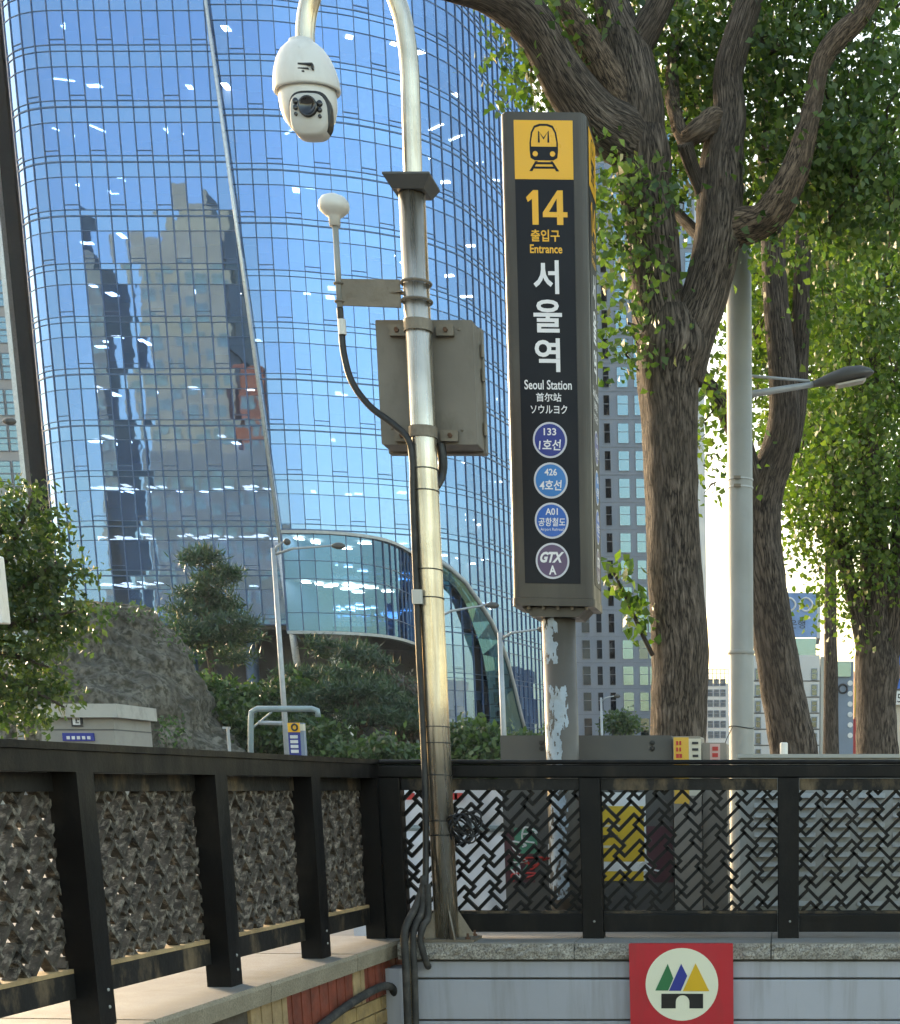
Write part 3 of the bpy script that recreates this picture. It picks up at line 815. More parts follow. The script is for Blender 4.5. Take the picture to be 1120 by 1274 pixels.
# buildings across the street behind the viewer, seen mirrored in the tower
M['ref_beige'] = paint('ref_beige', (.30,.28,.235), .8, 0, .12, .2)
M['ref_dark'] = paint('ref_dark', (.06,.08,.10), .5, 0, .2, .2)
M['ref_red'] = paint('ref_red', (.26,.08,.05), .8, 0, .15, .2)
M['ref_grey'] = paint('ref_grey', (.16,.175,.18), .7, 0, .2, .2)
def mirror_x(px, py, Yb): 
    p = at(px, py, 118.6); r = ray(px, py); k = (118.6-Yb)/r.y
    return p.x + r.x*k, p.z + r.z*k
def rblock(name, label, pa, pb, ytop, Yb, wall, wmat, nx, fl=3.6, depth=14):
    xa, _ = mirror_x(pa, 500, Yb); xb, _ = mirror_x(pb, 500, Yb); xa, xb = min(xa,xb), max(xa,xb)
    _, zt = mirror_x((pa+pb)/2, ytop, Yb)
    wins = []; n = int((zt-6)/fl)
    for k in range(n):
        for j in range(nx):
            w = (xb-xa)/nx; x = xa + (j+.5)*w
            if random.random() < .9: wins.append((x-w*.32, x+w*.32, 5+k*fl, 5+k*fl+fl*.5, wmat))
    return building(name, label, xa, xb, Yb-depth, depth, zt, wall, wins, south=True)
rb = rblock('beige_high_rise', 'beige stepped high-rise across the street, seen mirrored in the glass tower', 184, 290, 296, -40, M['ref_beige'], 'win_teal', 5)
for pa_, pb_, py_ in ((196,276,262),(212,250,240)):
    xa, zt = mirror_x(pa_,py_,-40); xb, _ = mirror_x(pb_,py_,-40)
    mb = MB(); mb.box((min(xa,xb),-52,zt-22),(max(xa,xb),-41-(pb_ < 260),zt)); mb.build('roof_house', M['ref_beige'], rb)
rblock('dark_slim_tower', 'dark slim tower mirrored at the left of the glass tower', 82, 102, 240, -60, M['ref_dark'], 'win_teal', 2)
rblock('grey_mirror_block', 'grey office block mirrored low in the glass tower beside the dark tower', 98, 140, 325, -50, M['ref_grey'], 'win_teal', 4)
rblock('red_brick_block', 'red brick block mirrored beside the leaning seam of the glass tower', 296, 342, 455, -34, M['ref_red'], 'win_teal', 4)
rblock('low_grey_block', 'low grey block mirrored at the bottom of the glass tower', 180, 345, 560, -25, M['ref_grey'], 'win_teal', 9)
rblock('brown_low_block', 'low brown block mirrored at the lower left corner of the glass tower', 30, 96, 600, -22, M['ref_beige'], 'win_teal', 5)
rblock('slate_low_block', 'low slate block mirrored right of the leaning seam near the entrance drum', 346, 420, 655, -22, M['ref_grey'], 'win_teal', 5)

# ================================================================== STAIRWELL WALLS
YF = 9.35                      # plane of the right railing
LA, LB = Vector((-2.865,5.35,0)), Vector((-2.56,9.32,0))   # line of the left railing
LD = (LB-LA).normalized(); LN = Vector((LD.y,-LD.x,0))      # LN points to the stairwell
UP = Vector((0,0,1))
def lpt(t, off=0.0, z=0.0):
    """point along the left railing: t metres before its far end, off metres toward the stairwell"""
    return LB - LD*t + LN*off + Vector((0,0,z))
rw = thing('stairwell_wall', 'grey panelled stairwell wall with rough granite coping below the right railing', 'wall', (0,9.2,-2))
mb = MB(); mb.box((-2.34,9.10,-2.3),(7.0,9.60,ZB-.105)); mb.build('wall_core', M['clad_dark'], rw)
xs = [-2.37,-1.30,-.10,1.22,2.5]
random.seed(3)
for i in range(len(xs)-1):       # coping stones, top sawn and front rough hewn
    j = .004 if i else 0
    a, b = xs[i]+j, xs[i+1]-j
    mb = MB(); n = max(6, int((b-a)/.03)); yb = 9.02 + (.006 if i % 2 else 0)
    mb.box((a,yb+.012,ZB-.10),(b,9.72,ZB-.002*(i%2)), 0)
    for k in range(n+1):
        for h in range(5):
            x = a+(b-a)*k/n; z = ZB-.10+.098*h/4
            edge = h == 4 or h == 0
            mb.v.append((x, yb + (0 if edge else random.uniform(-.012,.004)), z-(.004 if h==4 else 0)))
    o0 = len(mb.v)-(n+1)*5
    for k in range(n):
        for h in range(4):
            q = o0+k*5+h; mb.f.append((q,q+5,q+6,q+1)); mb.m.append(1)
    mb.build('coping_stone', [M['granite'], M['granite_rough']], rw)
zs = [.445, .333, .075, -.20, -.48, -.9]
for k in range(len(zs)-1):
    for (a, b) in ((-2.305,2.4),):
        mb = MB(); mb.rbox((a,9.062-.004*(k%2),zs[k+1]+.004),(b,9.10,zs[k]-.008), .006, 'x'); mb.build('cladding_panel', M['clad'], rw)
mb = MB(); mb.box((-2.335,9.045,-1.2),(-2.31,9.10,.445)); mb.build('edge_trim', M['granite'], rw)
mb = MB(); mb.rbox((-2.47,9.0,-1.2),(-2.345,9.2,.40), .02, 'z'); mb.build('corner_post', M['clad'], rw)

lw = thing('side_stairwell_wall', 'tiled stairwell side wall with worn tan granite coping below the left railing', 'wall', (-2.8,7,-2))
def lprism(name, poly, t0, t1, mat, parent):
    """poly in (off, z) swept along the left railing from t0 to t1"""
    mb = MB(); n = len(poly)
    mb.v = [tuple(lpt(t, a, b)) for t in (t0, t1) for a, b in poly]
    mb.f = [tuple(range(n)), tuple(reversed(range(n,2*n)))] + [(i, n+i, n+(i+1)%n, (i+1)%n) for i in range(n)]; mb.m = [0]*len(mb.f)
    return mb.build(name, mat, parent)
ts = [-.1, .86, 2.05, 3.2, 4.4]
for i in range(len(ts)-1):
    q_ = lprism('coping_stone', [(-.75,ZB-.10),(.17,ZB-.10),(.178,ZB-.02),(.168,ZB-.002*(i%2)),(-.75,ZB-.002*(i%2))], ts[i]+.004, ts[i+1]-.004, M['granite_tan'], lw)
    q_.data.materials.append(M['granite']); q_.data.polygons[5].material_index = 1
lprism('wall_core', [(-.7,-2.3),(.118,-2.3),(.118,ZB-.102),(-.7,ZB-.102)], -.1, 4.4, M['mortar'], lw)
# soldier course of ribbed red tiles, a patch of bare plaster, tan brick courses below
t = -.02; k = 0
TILE = {}
while t < 2.2:
    w = .062
    if .62 < t < .80 or t > 1.75: mt = 'plaster'
    else: mt = 'red_tile'
    lprism('tile', [(.118,.245),(.132+(.004 if k%2 else 0),.245),(.132+(.004 if k%2 else 0),.445),(.118,.445)], t+.003, t+w-.002, M[mt], lw)
    t += w; k += 1
for r in range(7):
    z1 = .238 - r*.085; t = -.02 - (.1 if r % 2 else 0)
    while t < 2.6:
        lprism('brick', [(.118,z1-.076),(.130+random.uniform(0,.006),z1-.076),(.130+random.uniform(0,.006),z1),(.118,z1)], max(t,-.05)+.004, t+.205, M['tan_tile'] if random.random() < .8 else M['plaster'], lw); t += .21

# ================================================================== RAILINGS
def fret_segments():
    """interlocking fret on a unit grid: Z-shaped paths between the crossings of a skew square net"""
    return [((0,0),(1,0)),((1,0),(1,3)),((1,3),(2,3)),((0,0),(0,1)),((0,1),(-3,1)),((-3,1),(-3,2)),((-2,2.5),(1,2.5))]
def clip_seg(p, q, x0, x1, z0, z1):
    t0, t1 = 0.0, 1.0; d = (q[0]-p[0], q[1]-p[1])
    for pp, dd, lo, hi in ((p[0],d[0],x0,x1),(p[1],d[1],z0,z1)):
        if abs(dd) < 1e-9:
            if pp < lo or pp > hi: return None
        else:
            a, b = (lo-pp)/dd, (hi-pp)/dd
            if a > b: a, b = b, a
            t0, t1 = max(t0,a), min(t1,b)
    if t1-t0 < .02: return None
    return (p[0]+d[0]*t0, p[1]+d[1]*t0), (p[0]+d[0]*t1, p[1]+d[1]*t1)
def lattice(o, u, nrm, w, z0, z1, parent, unit=.045, bar=.0092, deep=.020, shift=0.0, jit=0.0, mside='dusty_dark', mfront='black_paint'):
    """cast fret panel: bars laid on the diagonals, real depth"""
    mb = MB(); c45 = math.sqrt(.5); k = 0
    N_ = int((w+1)/(unit*3.6*c45))+4
    for i in range(-N_, N_+1):
        for j in range(-N_, N_+1):
            for (a, b) in fret_segments():
                P = []
                for q in (a, b):
                    s, t = (q[0]+2*i-3*j)*unit, (q[1]+3*i+2*j)*unit
                    P.append(((s-t)*c45 + shift, (s+t)*c45 + (z0+z1)/2))
                r = clip_seg(P[0], P[1], 0, w, z0, z1)
                if not r: continue
                (xa, za), (xb, zb) = r
                A = o + u*xa + UP*za; B = o + u*xb + UP*zb
                d = B-A; L_ = d.length
                if L_ < .006: continue
                d.normalize(); side = d.cross(nrm).normalized()
                kk = (k % 5)*.0006 + jit*random.random(); k += 1
                mb.obox((A+B)/2, d, nrm, side, L_/2+bar*.9, deep+kk, bar*(1+jit*14*(random.random()-.5)), 0, 1)
    return mb.build('lattice_panel', [M[mfront], M[mside]], parent)
RT, RB_ = 1.645, 1.535
rr = thing('railing', 'black cast lattice railing facing the viewer on the grey panelled wall', 'railing', (0,YF,ZB))
posts = [-2.44, -1.215, .005, 1.235]
mb = MB(); mb.rbox((-2.52,YF-.055,RB_),(2.4,YF+.055,RT-.03), .012, 'x'); mb.rbox((-2.54,YF-.068,RT-.028),(2.4,YF+.068,RT), .012, 'x'); mb.build('top_rail', M['black_paint'], rr)
for i, x in enumerate(posts):
    mb = MB(); mb.rbox((x-.066,YF-.062,ZB),(x+.066,YF+.05,RB_), .008, 'z'); p = mb.build('post', M['black_paint'], rr)
    if i:
        for zz in (.66,): 
            mb = MB(); mb.lathe([(.0,.0),(.008,.0),(.006,.004),(0,.005)], (x+.01,YF-.062,zz), 10, axis=Vector((0,-1,0))); mb.build('bolt', M['galv'], p)
for i in range(3):
    a, b = posts[i]+.068, posts[i+1]-.068
    mb = MB(); mb.rbox((a,YF-.04,.592),(b,YF+.04,.705), .008, 'x'); mb.build('bottom_rail', M['black_paint'], rr)
    mb = MB(); mb.box((a,YF-.03,1.462),(b,YF+.03,RB_-.002)); mb.build('panel_frame', M['grime_rail'], rr)
    mb = MB(); mb.box((a,YF-.028,.706),(b,YF+.028,.722)); mb.build('panel_frame', M['grime_rail'], rr)
    lattice(Vector((a,YF+.02,0)), Vector((1,0,0)), Vector((0,-1,0)), b-a, .722, 1.462, rr, shift=.1*i)

lr = thing('railing', 'black cast lattice railing receding along the left side of the stairwell', 'railing', (-2.8,7,ZB))
LT = [0.0, 1.02, 2.17, 3.36, 4.5]
sl = .0085     # the left rail rises slightly towards the viewer
def lz(z, t): return z + sl*t
def lbar(name, t0, t1, o0, o1, z0, z1, mat, parent=lr):
    mb = MB(); vs_ = []
    for t in (t1, t0):
        for o_, z in ((o1,z0),(o0,z0),(o0,z1),(o1,z1)): vs_.append(lpt(t, o_, lz(z, t)))
    mb.add(vs_, [(0,1,2,3),(7,6,5,4),(0,4,5,1),(1,5,6,2),(2,6,7,3),(3,7,4,0)]); return mb.build(name, mat, parent)
lbar('top_rail', -.02, 4.6, -.125, .058, RB_, RT-.03, M['black_paint'])
lbar('rail_cap', -.03, 4.6, -.138, .07, RT-.028, RT, M['black_paint'])
for i, t in enumerate(LT):
    mb = MB(); c = lpt(t, .0, (ZB+lz(RB_,t))/2); mb.obox(c, LD, LN, UP, .062, .06, (lz(RB_,t)-ZB)/2)
    p = mb.build('post', M['black_paint'], lr)
    if i:
        for zz in (.63, .70):
            mb = MB(); mb.lathe([(0,0),(.008,0),(.006,.004),(0,.005)], lpt(t,.06,zz)+LD*.02, 10, axis=LN); mb.build('bolt', M['galv'], p)
for i in range(4):
    a, b = LT[i]+.004, LT[i+1]-.004
    lbar('bottom_rail', a, b, -.115, -.03, .645, .745, M['grime_rail'])
    lbar('panel_frame', a, b, -.11, -.04, 1.46, RB_-.002, M['grime_rail'])
    lbar('panel_frame', a, b, -.118, -.03, .747, .765, M['plaster'])
    lattice(lpt(b, -.075, sl*(a+b)/2), LD, LN, b-a, .766, 1.46, lr, shift=.13*i, unit=.045, bar=.0092, deep=.021, jit=.004, mside='dusty_cast', mfront='dusty_cast')

# ================================================================== CAMERA POLE
PY = 9.17
pb = at(556, 1158, PY)
px0 = pb.x
cp = thing('camera_pole', 'stained, reflection-tinted stainless steel pole with a gooseneck top standing on the coping', 'pole', (px0,PY,ZB))
zf = at(515, 237, PY).z
mb = MB(); mb.tube([(px0,PY,ZB+.02),(px0,PY,2.0),(px0,PY,3.3),(px0,PY,zf)], [.073,.073,.073,.073], 28); shaft = mb.build('shaft', M['stainless'], cp, smooth=True)
mb = MB(); mb.rbox((px0-.17,PY-.13,ZB+.001),(px0+.19,PY+.13,ZB+.018), .01, 'z'); mb.build('base_plate', M['bracket'], cp)
for a in (0, 1.57, 3.14, 4.71):
    d = Vector((math.cos(a+.5), math.sin(a+.5), 0)); n_ = Vector((-d.y,d.x,0)); o_ = Vector((px0,PY,ZB+.018))
    mb = MB(); mb.prism([(.07,0),(.165,0),(.165,.015),(.072,.17)], d, UP, n_, o_, -.005, .005); mb.build('gusset', M['bracket'], cp)
for sx, sy in ((-.13,-.1),(.15,-.1),(-.13,.1),(.15,.1)):
    mb = MB(); mb.lathe([(.016,0),(.016,.012),(.008,.013),(.008,.035),(0,.035)], (px0+sx,PY+sy,ZB+.018), 6); mb.build('anchor_bolt', M['rust'], cp)
# flange with four sloped skirts
mb = MB(); w = .13
mb.v = [(px0-w,PY-w,zf+.05),(px0+w,PY-w,zf+.05),(px0+w,PY+w,zf+.05),(px0-w,PY+w,zf+.05),(px0-w,PY-w,zf+.04),(px0+w,PY-w,zf+.04),(px0+w,PY+w,zf+.04),(px0-w,PY+w,zf+.04),
        (px0-.09,PY-.09,zf-.02),(px0+.09,PY-.09,zf-.02),(px0+.09,PY+.09,zf-.02),(px0-.09,PY+.09,zf-.02)]
mb.f = [(0,1,2,3)] + [(4+i,4+(i+1)%4,(i+1)%4,i) for i in range(4)] + [(8+i,8+(i+1)%4,4+(i+1)%4,4+i) for i in range(4)] + [(11,10,9,8)]; mb.m = [0]*len(mb.f)
mb.build('flange', M['cab_dark'], cp)
# upper tube and gooseneck
G = [(514,228),(512,150),(510,90),(506,50),(498,12),(480,-28),(450,-55),(420,-52),(396,-25),(384,8),(380,35),(380,52)]
c = catmull([(at(x,y,PY).x, at(x,y,PY).z) for x, y in G], 6)
mb = MB(); mb.tube([(q[0],PY,q[1]) for q in c], .051, 20); mb.build('gooseneck', M['stainless'], cp, smooth=True)
for yy in (1022, 1040, 585, 612, 710, 745, 905, 925, 965):
    p = at(545, yy, PY); mb = MB(); mb.lathe([(.074,-.003),(.078,-.003),(.078,.003),(.074,.003)], (px0,PY,p.z), 24, axis=Vector((.0,.06,1))); mb.build('cable_tie', M['black_plastic'], cp)

# dome camera
dc = at(382, 108, PY); s = pxm(PY)
dome = thing('dome_camera', 'white dome surveillance camera hanging from the gooseneck', 'camera', (dc.x,PY,dc.z))
zt = at(382, 52, PY).z; zm = at(382, 110, PY).z; zbm = at(382, 165, PY).z
H = zt - zm
mb = MB()
prof = [(.0,H),(.065,H),(.07,H*.94),(.085,H*.90),(.118,H*.78),(.148,H*.58),(.168,H*.34),(.178,H*.12),(.180,-.01),(.178,-.02),(.170,-.022),(.16,-.005),(.05,.02)]
tilt = Vector((-.05,-.10,1))
mb.lathe(prof, (dc.x,PY,zm), 40, axis=tilt); mb.build('shell', M['white_plastic'], dome, smooth=True)
hb = zm-zbm
prof = [(.05,.01),(.152,.0),(.156,-.05),(.152,-hb*.45),(.138,-hb*.68),(.105,-hb*.88),(.05,-hb*.99),(0,-hb*1.0)]
mb = MB(); mb.lathe(prof, (dc.x,PY,zm-.004), 40, axis=Vector((-.03,-.02,1))); mb.build('yoke', M['white_plastic'], dome, smooth=True)
def plate(cx_, cz_, w, h, y0, y1, e=3.2, n=32, bul=0.0):
    mb = MB(); P = []
    for k in range(n):
        t = 2*math.pi*k/n; cc, ss = math.cos(t), math.sin(t)
        P.append((cx_+w*math.copysign(abs(cc)**(2/e),cc), cz_+h*math.copysign(abs(ss)**(2/e),ss)))
    mb.v = [(a,y1,b) for a,b in P] + [(a,y0+.01,b) for a,b in P] + [(cx_+(a-cx_)*.88,y0,cz_+(b-cz_)*.88) for a,b in P] + [(cx_,y0-bul,cz_)]
    for r in range(2): mb.f += [(r*n+i, r*n+(i+1)%n, r*n+n+(i+1)%n, r*n+n+i) for i in range(n)]
    mb.f += [(2*n+i, 2*n+(i+1)%n, 3*n) for i in range(n)]; mb.m = [0]*len(mb.f); return mb
fc = at(383, 140, PY-.2)
mb = plate(fc.x, fc.z+.012, .112, hb*.50, PY-.174, PY-.10); mb.build('socket', M['black_plastic'], dome, smooth=False)
mb = plate(fc.x, fc.z-.004, .100, hb*.475, PY-.200, PY-.10, bul=.004); mb.build('face_plate', M['grey_plastic'], dome, smooth=True)
lc = at(383.5, 133, PY-.2)
mb = MB(); mb.lathe([(.052,0),(.052,.018),(.044,.020),(.040,.012),(0,.010)], (lc.x,PY-.200,lc.z), 28, axis=Vector((0,-1,0))); mb.build('lens', [M['lens']], dome, smooth=True)
for q in ((368,126,6),(368,134,5),(368.5,142,3.5),(398,129,6),(398,137,5),(398.5,145,3.5)):
    p = at(q[0],q[1],PY-.2); mb = MB(); mb.lathe([(q[2]*.0026,0),(q[2]*.0026,.012),(0,.010)], (p.x,PY-.197,p.z), 14, axis=Vector((0,-1,0))); mb.build('infrared_lamp', M['lens'], dome, smooth=True)
for a, b, c_, d in ((371,78.5,389,80.5),(388,80,389.5,86),(371,84.5,384,86),(376,88,379,90)):
    p0, p1 = at(a,d,PY-.17), at(c_,b,PY-.17); mb = MB(); mb.box((p0.x,PY-.178,p0.z),(p1.x,PY-.14,p1.z)); mb.build('worn_mark', M['print_dark'], dome)

# control box on the back of the pole
bx = thing('control_box', 'weathered brown grey steel control box strapped behind the camera pole', 'box', (px0,9.4,at(530,565,9.3).z))
b0, b1 = at(475, 553, 9.27), at(588, 398, 9.27)
mb = MB(); mb.rbox((b0.x,9.27,b0.z),(b1.x,9.50,b1.z), .008, 'y'); body = mb.build('body', M['box_paint'], bx)
mb = MB(); mb.rbox((b0.x-.012,9.47,b0.z-.012),(b1.x+.012,9.53,b1.z+.012), .008, 'y'); mb.build('door', M['box_paint'], bx)
for z in (b0.z+.12, b0.z+.42, b1.z-.12):
    mb = MB(); mb.tube([(b1.x+.014,9.45,z-.035),(b1.x+.014,9.45,z+.035)], .012, 10); mb.build('hinge', M['bracket'], bx)
for yy, nm in ((408,'upper'),(540,'lower')):
    z = at(530, yy, 9.2).z
    mb = MB(); mb.lathe([(.074,-.03),(.081,-.03),(.081,.03),(.074,.03)], (px0,PY,z), 24); q = mb.build('strap', M['bracket'], bx)
    for sx in (-1, 1):
        mb = MB(); mb.rbox((px0+sx*.135-.05,9.235,z-.03),(px0+sx*.135+.05,9.268,z+.03), .006, 'y'); lug = mb.build('strap_lug', M['bracket'], bx)
        mb = MB(); mb.lathe([(.014,0),(.014,.012),(0,.014)], (px0+sx*.14,9.235,z), 6, axis=Vector((0,-1,0))); mb.build('bolt', M['rust'], lug)
for x, y in ((487,412),(571,410),(488,533),(575,535)):
    p = at(x,y,9.27); mb = MB(); mb.lathe([(.009,0),(.006,.006),(0,.007)], (p.x,9.27,p.z), 8, axis=Vector((0,-1,0))); mb.build('rivet', M['bracket'], body)
# satellite antenna and its bracket
ant = thing('antenna', 'white mushroom satellite antenna on a thin rod left of the pole', 'antenna', (at(418,300,PY).x,PY,at(418,380,PY).z))
p = at(415.5, 257, PY); k = .93
mb = MB(); mb.lathe([(0,.062),(.03,.06),(.065,.045),(.083,.02),(.085,-.005),(.078,-.022),(.05,-.045),(.032,-.058),(.030,-.10),(.0,-.10)], p, 30); mb.build('radome', M['white_plastic'], ant, smooth=True)
r1, r2 = at(417, 276, PY), at(423, 385, PY)
mb = MB(); mb.tube([(r1.x,PY,r1.z),(r1.x,PY,r2.z)], .017, 12); mb.build('rod', M['galv'], ant, smooth=True)
q0, q1 = at(424, 380, PY), at(513, 348, PY)
mb = MB(); mb.prism([(0,0),(q1.x-q0.x-.07,-.012),(q1.x-q0.x-.07,q1.z-q0.z),(0,q1.z-q0.z+.004)], Vector((1,0,0)), UP, Vector((0,1,0)), (q0.x,PY,q0.z), -.006, .006); mb.build('bracket_plate', M['bracket'], ant)
zc = (q0.z+q1.z)/2
mb = MB(); mb.prism([(-.17,.0),(-.075,.035),(-.075,-.035)], Vector((1,0,0)), Vector((0,-1,0)), UP, (px0,PY,zc), -.004, .004); mb.build('rib', M['bracket'], ant)
for z in (q0.z+.02, q1.z-.02):
    mb = MB(); mb.tube([(px0+.083*math.cos(t),PY+.083*math.sin(t),z) for t in np.linspace(0,2*math.pi,25)], .008, 6); mb.build('clamp_rod', M['bracket'], ant)
    mb = MB(); mb.tube([(r1.x+.024*math.cos(t),PY+.024*math.sin(t),z) for t in np.linspace(0,2*math.pi,15)], .006, 6); mb.build('rod_clamp', M['bracket'], ant)
# cables
def px_tube(name, pts, r, mat, label, cat, n=10, group=None, ribs=False, seg=8, parent=None):
    P = [tuple(at(x,y,Y)) for x, y, Y in pts]
    q = [np.array(a) for a in P]; out = []
    PP = [q[0]]+q+[q[-1]]
    for i in range(1, len(PP)-2):
        p0,p1,p2,p3 = PP[i-1:i+3]
        for k in range(seg):
            t = k/seg; out.append(.5*((2*p1)+(-p0+p2)*t+(2*p0-5*p1+4*p2-p3)*t*t+(-p0+3*p1-3*p2+p3)*t**3))
    out.append(q[-1]); rad = r
    if ribs:
        c_ = np.array(out); d = np.concatenate([[0],np.cumsum(np.linalg.norm(np.diff(c_,axis=0),axis=1))]); m = int(d[-1]/.008)
        s_ = np.linspace(0,d[-1],m); out = list(np.stack([np.interp(s_,d,c_[:,j]) for j in range(3)],1)); rad = [r*(1+.09*(i%2)) for i in range(m)]
    mb = MB(); mb.tube(out, rad, n); o = mb.build(name, mat, parent, smooth=True)
    if parent is None: tag(o, label, cat, group)
    return o
ac = px_tube('antenna_cable', [(423,383,9.17),(425,410,9.17),(428,440,9.16),(438,475,9.15),(460,505,9.14),(490,528,9.12),(507,545,9.11),(513,570,9.11),(514,620,9.11),(517,700,9.11),(521,800,9.11),(526,900,9.11),(529,980,9.1),(530,1050,9.1),(529,1110,9.08),(524,1150,9.06)], .019, M['black_plastic'], 'black antenna cable curving from the bracket and running down the pole', 'cable')
p = at(426,407,9.16); mb = MB(); mb.tube([(p.x,9.16,p.z-.04),(p.x,9.16,p.z+.04)], .022, 12); mb.build('label_sleeve', M['white_plastic'], ac)
p = at(520,743,9.1); mb = MB(); mb.rbox((p.x-.03,9.07,p.z-.04),(p.x+.03,9.13,p.z+.04), .01, 'z'); mb.build('coupler', M['grey_plastic'], ac)
px_tube('drip_loop_cable', [(548,552,9.26),(551,575,9.26),(549,592,9.26),(542,605,9.22)], .028, M['black_plastic'], 'short black cable looping out under the control box', 'cable')
# bundle of black cord on the pole
cb = MB(); random.seed(5); p = at(578,1028,9.12)
for k in range(11):
    a = random.uniform(0,6.28); c0 = Vector((p.x+random.uniform(-.03,.03),9.10+random.uniform(-.03,.03),p.z+random.uniform(-.03,.03)))
    ax = Vector((random.uniform(-1,1),random.uniform(-.4,.4),random.uniform(-1,1))).normalized(); bx_ = ax.cross(Vector((0,1,.3))).normalized()
    cb.tube([c0 + ax*(.09*math.cos(t))+bx_*(.05*math.sin(t)) + Vector((0,-.012*math.sin(3*t),0)) for t in np.linspace(0,5.6,22)], .006, 6)
tag(cb.build('cord_bundle', M['black_plastic']), 'tangled bundle of black cord tied to the pole in front of the lattice', 'cord')
# corrugated conduits over the coping
px_tube('conduit', [(529,1095,9.1),(519,1125,9.05),(508,1146,8.98),(503,1165,8.93),(505,1200,8.9),(508,1290,8.9)], .022, M['hose'], 'leftmost ribbed black conduit bending down over the coping corner', 'conduit', ribs=True)
px_tube('conduit', [(527,1090,9.08),(526,1130,9.04),(518,1150,8.99),(514,1170,8.95),(516,1215,8.93),(518,1290,8.93)], .019, M['hose'], 'middle ribbed black conduit beside the pole foot', 'conduit', ribs=True)
px_tube('conduit', [(532,1100,9.06),(533,1140,9.03),(527,1152,8.98),(523,1170,8.96),(530,1196,8.97),(533,1203,9.05)], .019, M['hose'], 'ribbed conduit ending on the grey corner post', 'conduit', ribs=True)
px_tube('flexible_pipe', [(514,1290,8.95),(512,1210,8.95),(510,1180,8.95),(514,1160,8.97),(519,1152,9.0)], .013, M['granite_tan'], 'thin tan flexible pipe between the black conduits', 'pipe')
wp = [lpt(2.9,.17,-.02),lpt(2.3,.17,.12),lpt(1.7,.17,.20),lpt(1.1,.17,.28),lpt(.65,.175,.315),lpt(.42,.18,.31),lpt(.30,.18,.26),lpt(.25,.18,.1),lpt(.22,.18,-.4)]
q = catmull([tuple(a) for a in wp], 8) if False else None
PP = [np.array(a) for a in ([wp[0]]+wp+[wp[-1]])]; out = []
for i in range(1, len(PP)-2):
    for k in range(8):
        t = k/8; p0,p1,p2,p3 = PP[i-1:i+3]; out.append(.5*((2*p1)+(-p0+p2)*t+(2*p0-5*p1+4*p2-p3)*t*t+(-p0+3*p1-3*p2+p3)*t**3))
mb = MB(); mb.tube(out, .024, 12); tag(mb.build('wall_hose', M['hose'], smooth=True), 'dark hose sagging along the red tiled side wall', 'hose')

# ================================================================== STATION SIGN
SY = 10.2
x0, x1 = at(622,140,SY).x, at(729,140,SY).x
zt_, zb_ = at(675,141,SY).z, at(690,744,SY).z
DEP = .47
sg = thing('station_sign', 'tall dark station entrance sign numbered 14 on a peeling post', 'sign', ((x0+x1)/2,SY+DEP/2,0))
mb = MB(); mb.rbox((x0,SY,zb_),(x1,SY+DEP,zt_), .045, 'z', seg=5); case = mb.build('case', M['sign_frame'], sg)
mb = MB(); mb.rbox((x0-.006,SY-.006,zb_-.05),(x1+.006,SY+DEP+.006,zb_-.002), .05, 'z', seg=5); mb.build('bottom_collar', M['sign_frame'], case)
mb = MB(); mb.prism([(0,0),(x1-x0-.1,0),(x1-x0-.16,-.06),(.06,-.06)], Vector((1,0,0)), UP, Vector((0,1,0)), (x0+.05,SY,zb_-.052), .06, DEP-.06); mb.build('underside', M['sign_frame'], case)
for k in range(5):
    mb = MB(); mb.lathe([(.0,-.02),(.01,-.02),(.012,0)], (x0+.1+k*.095,SY+.03,zb_-.05), 8); mb.build('screw', M['bracket'], case)
mb = MB(); mb.rbox((x0+.01,SY+.01,zt_),(x1-.01,SY+DEP-.01,zt_+.012), .04, 'z', seg=5); mb.build('top_cap', M['sign_frame'], case)
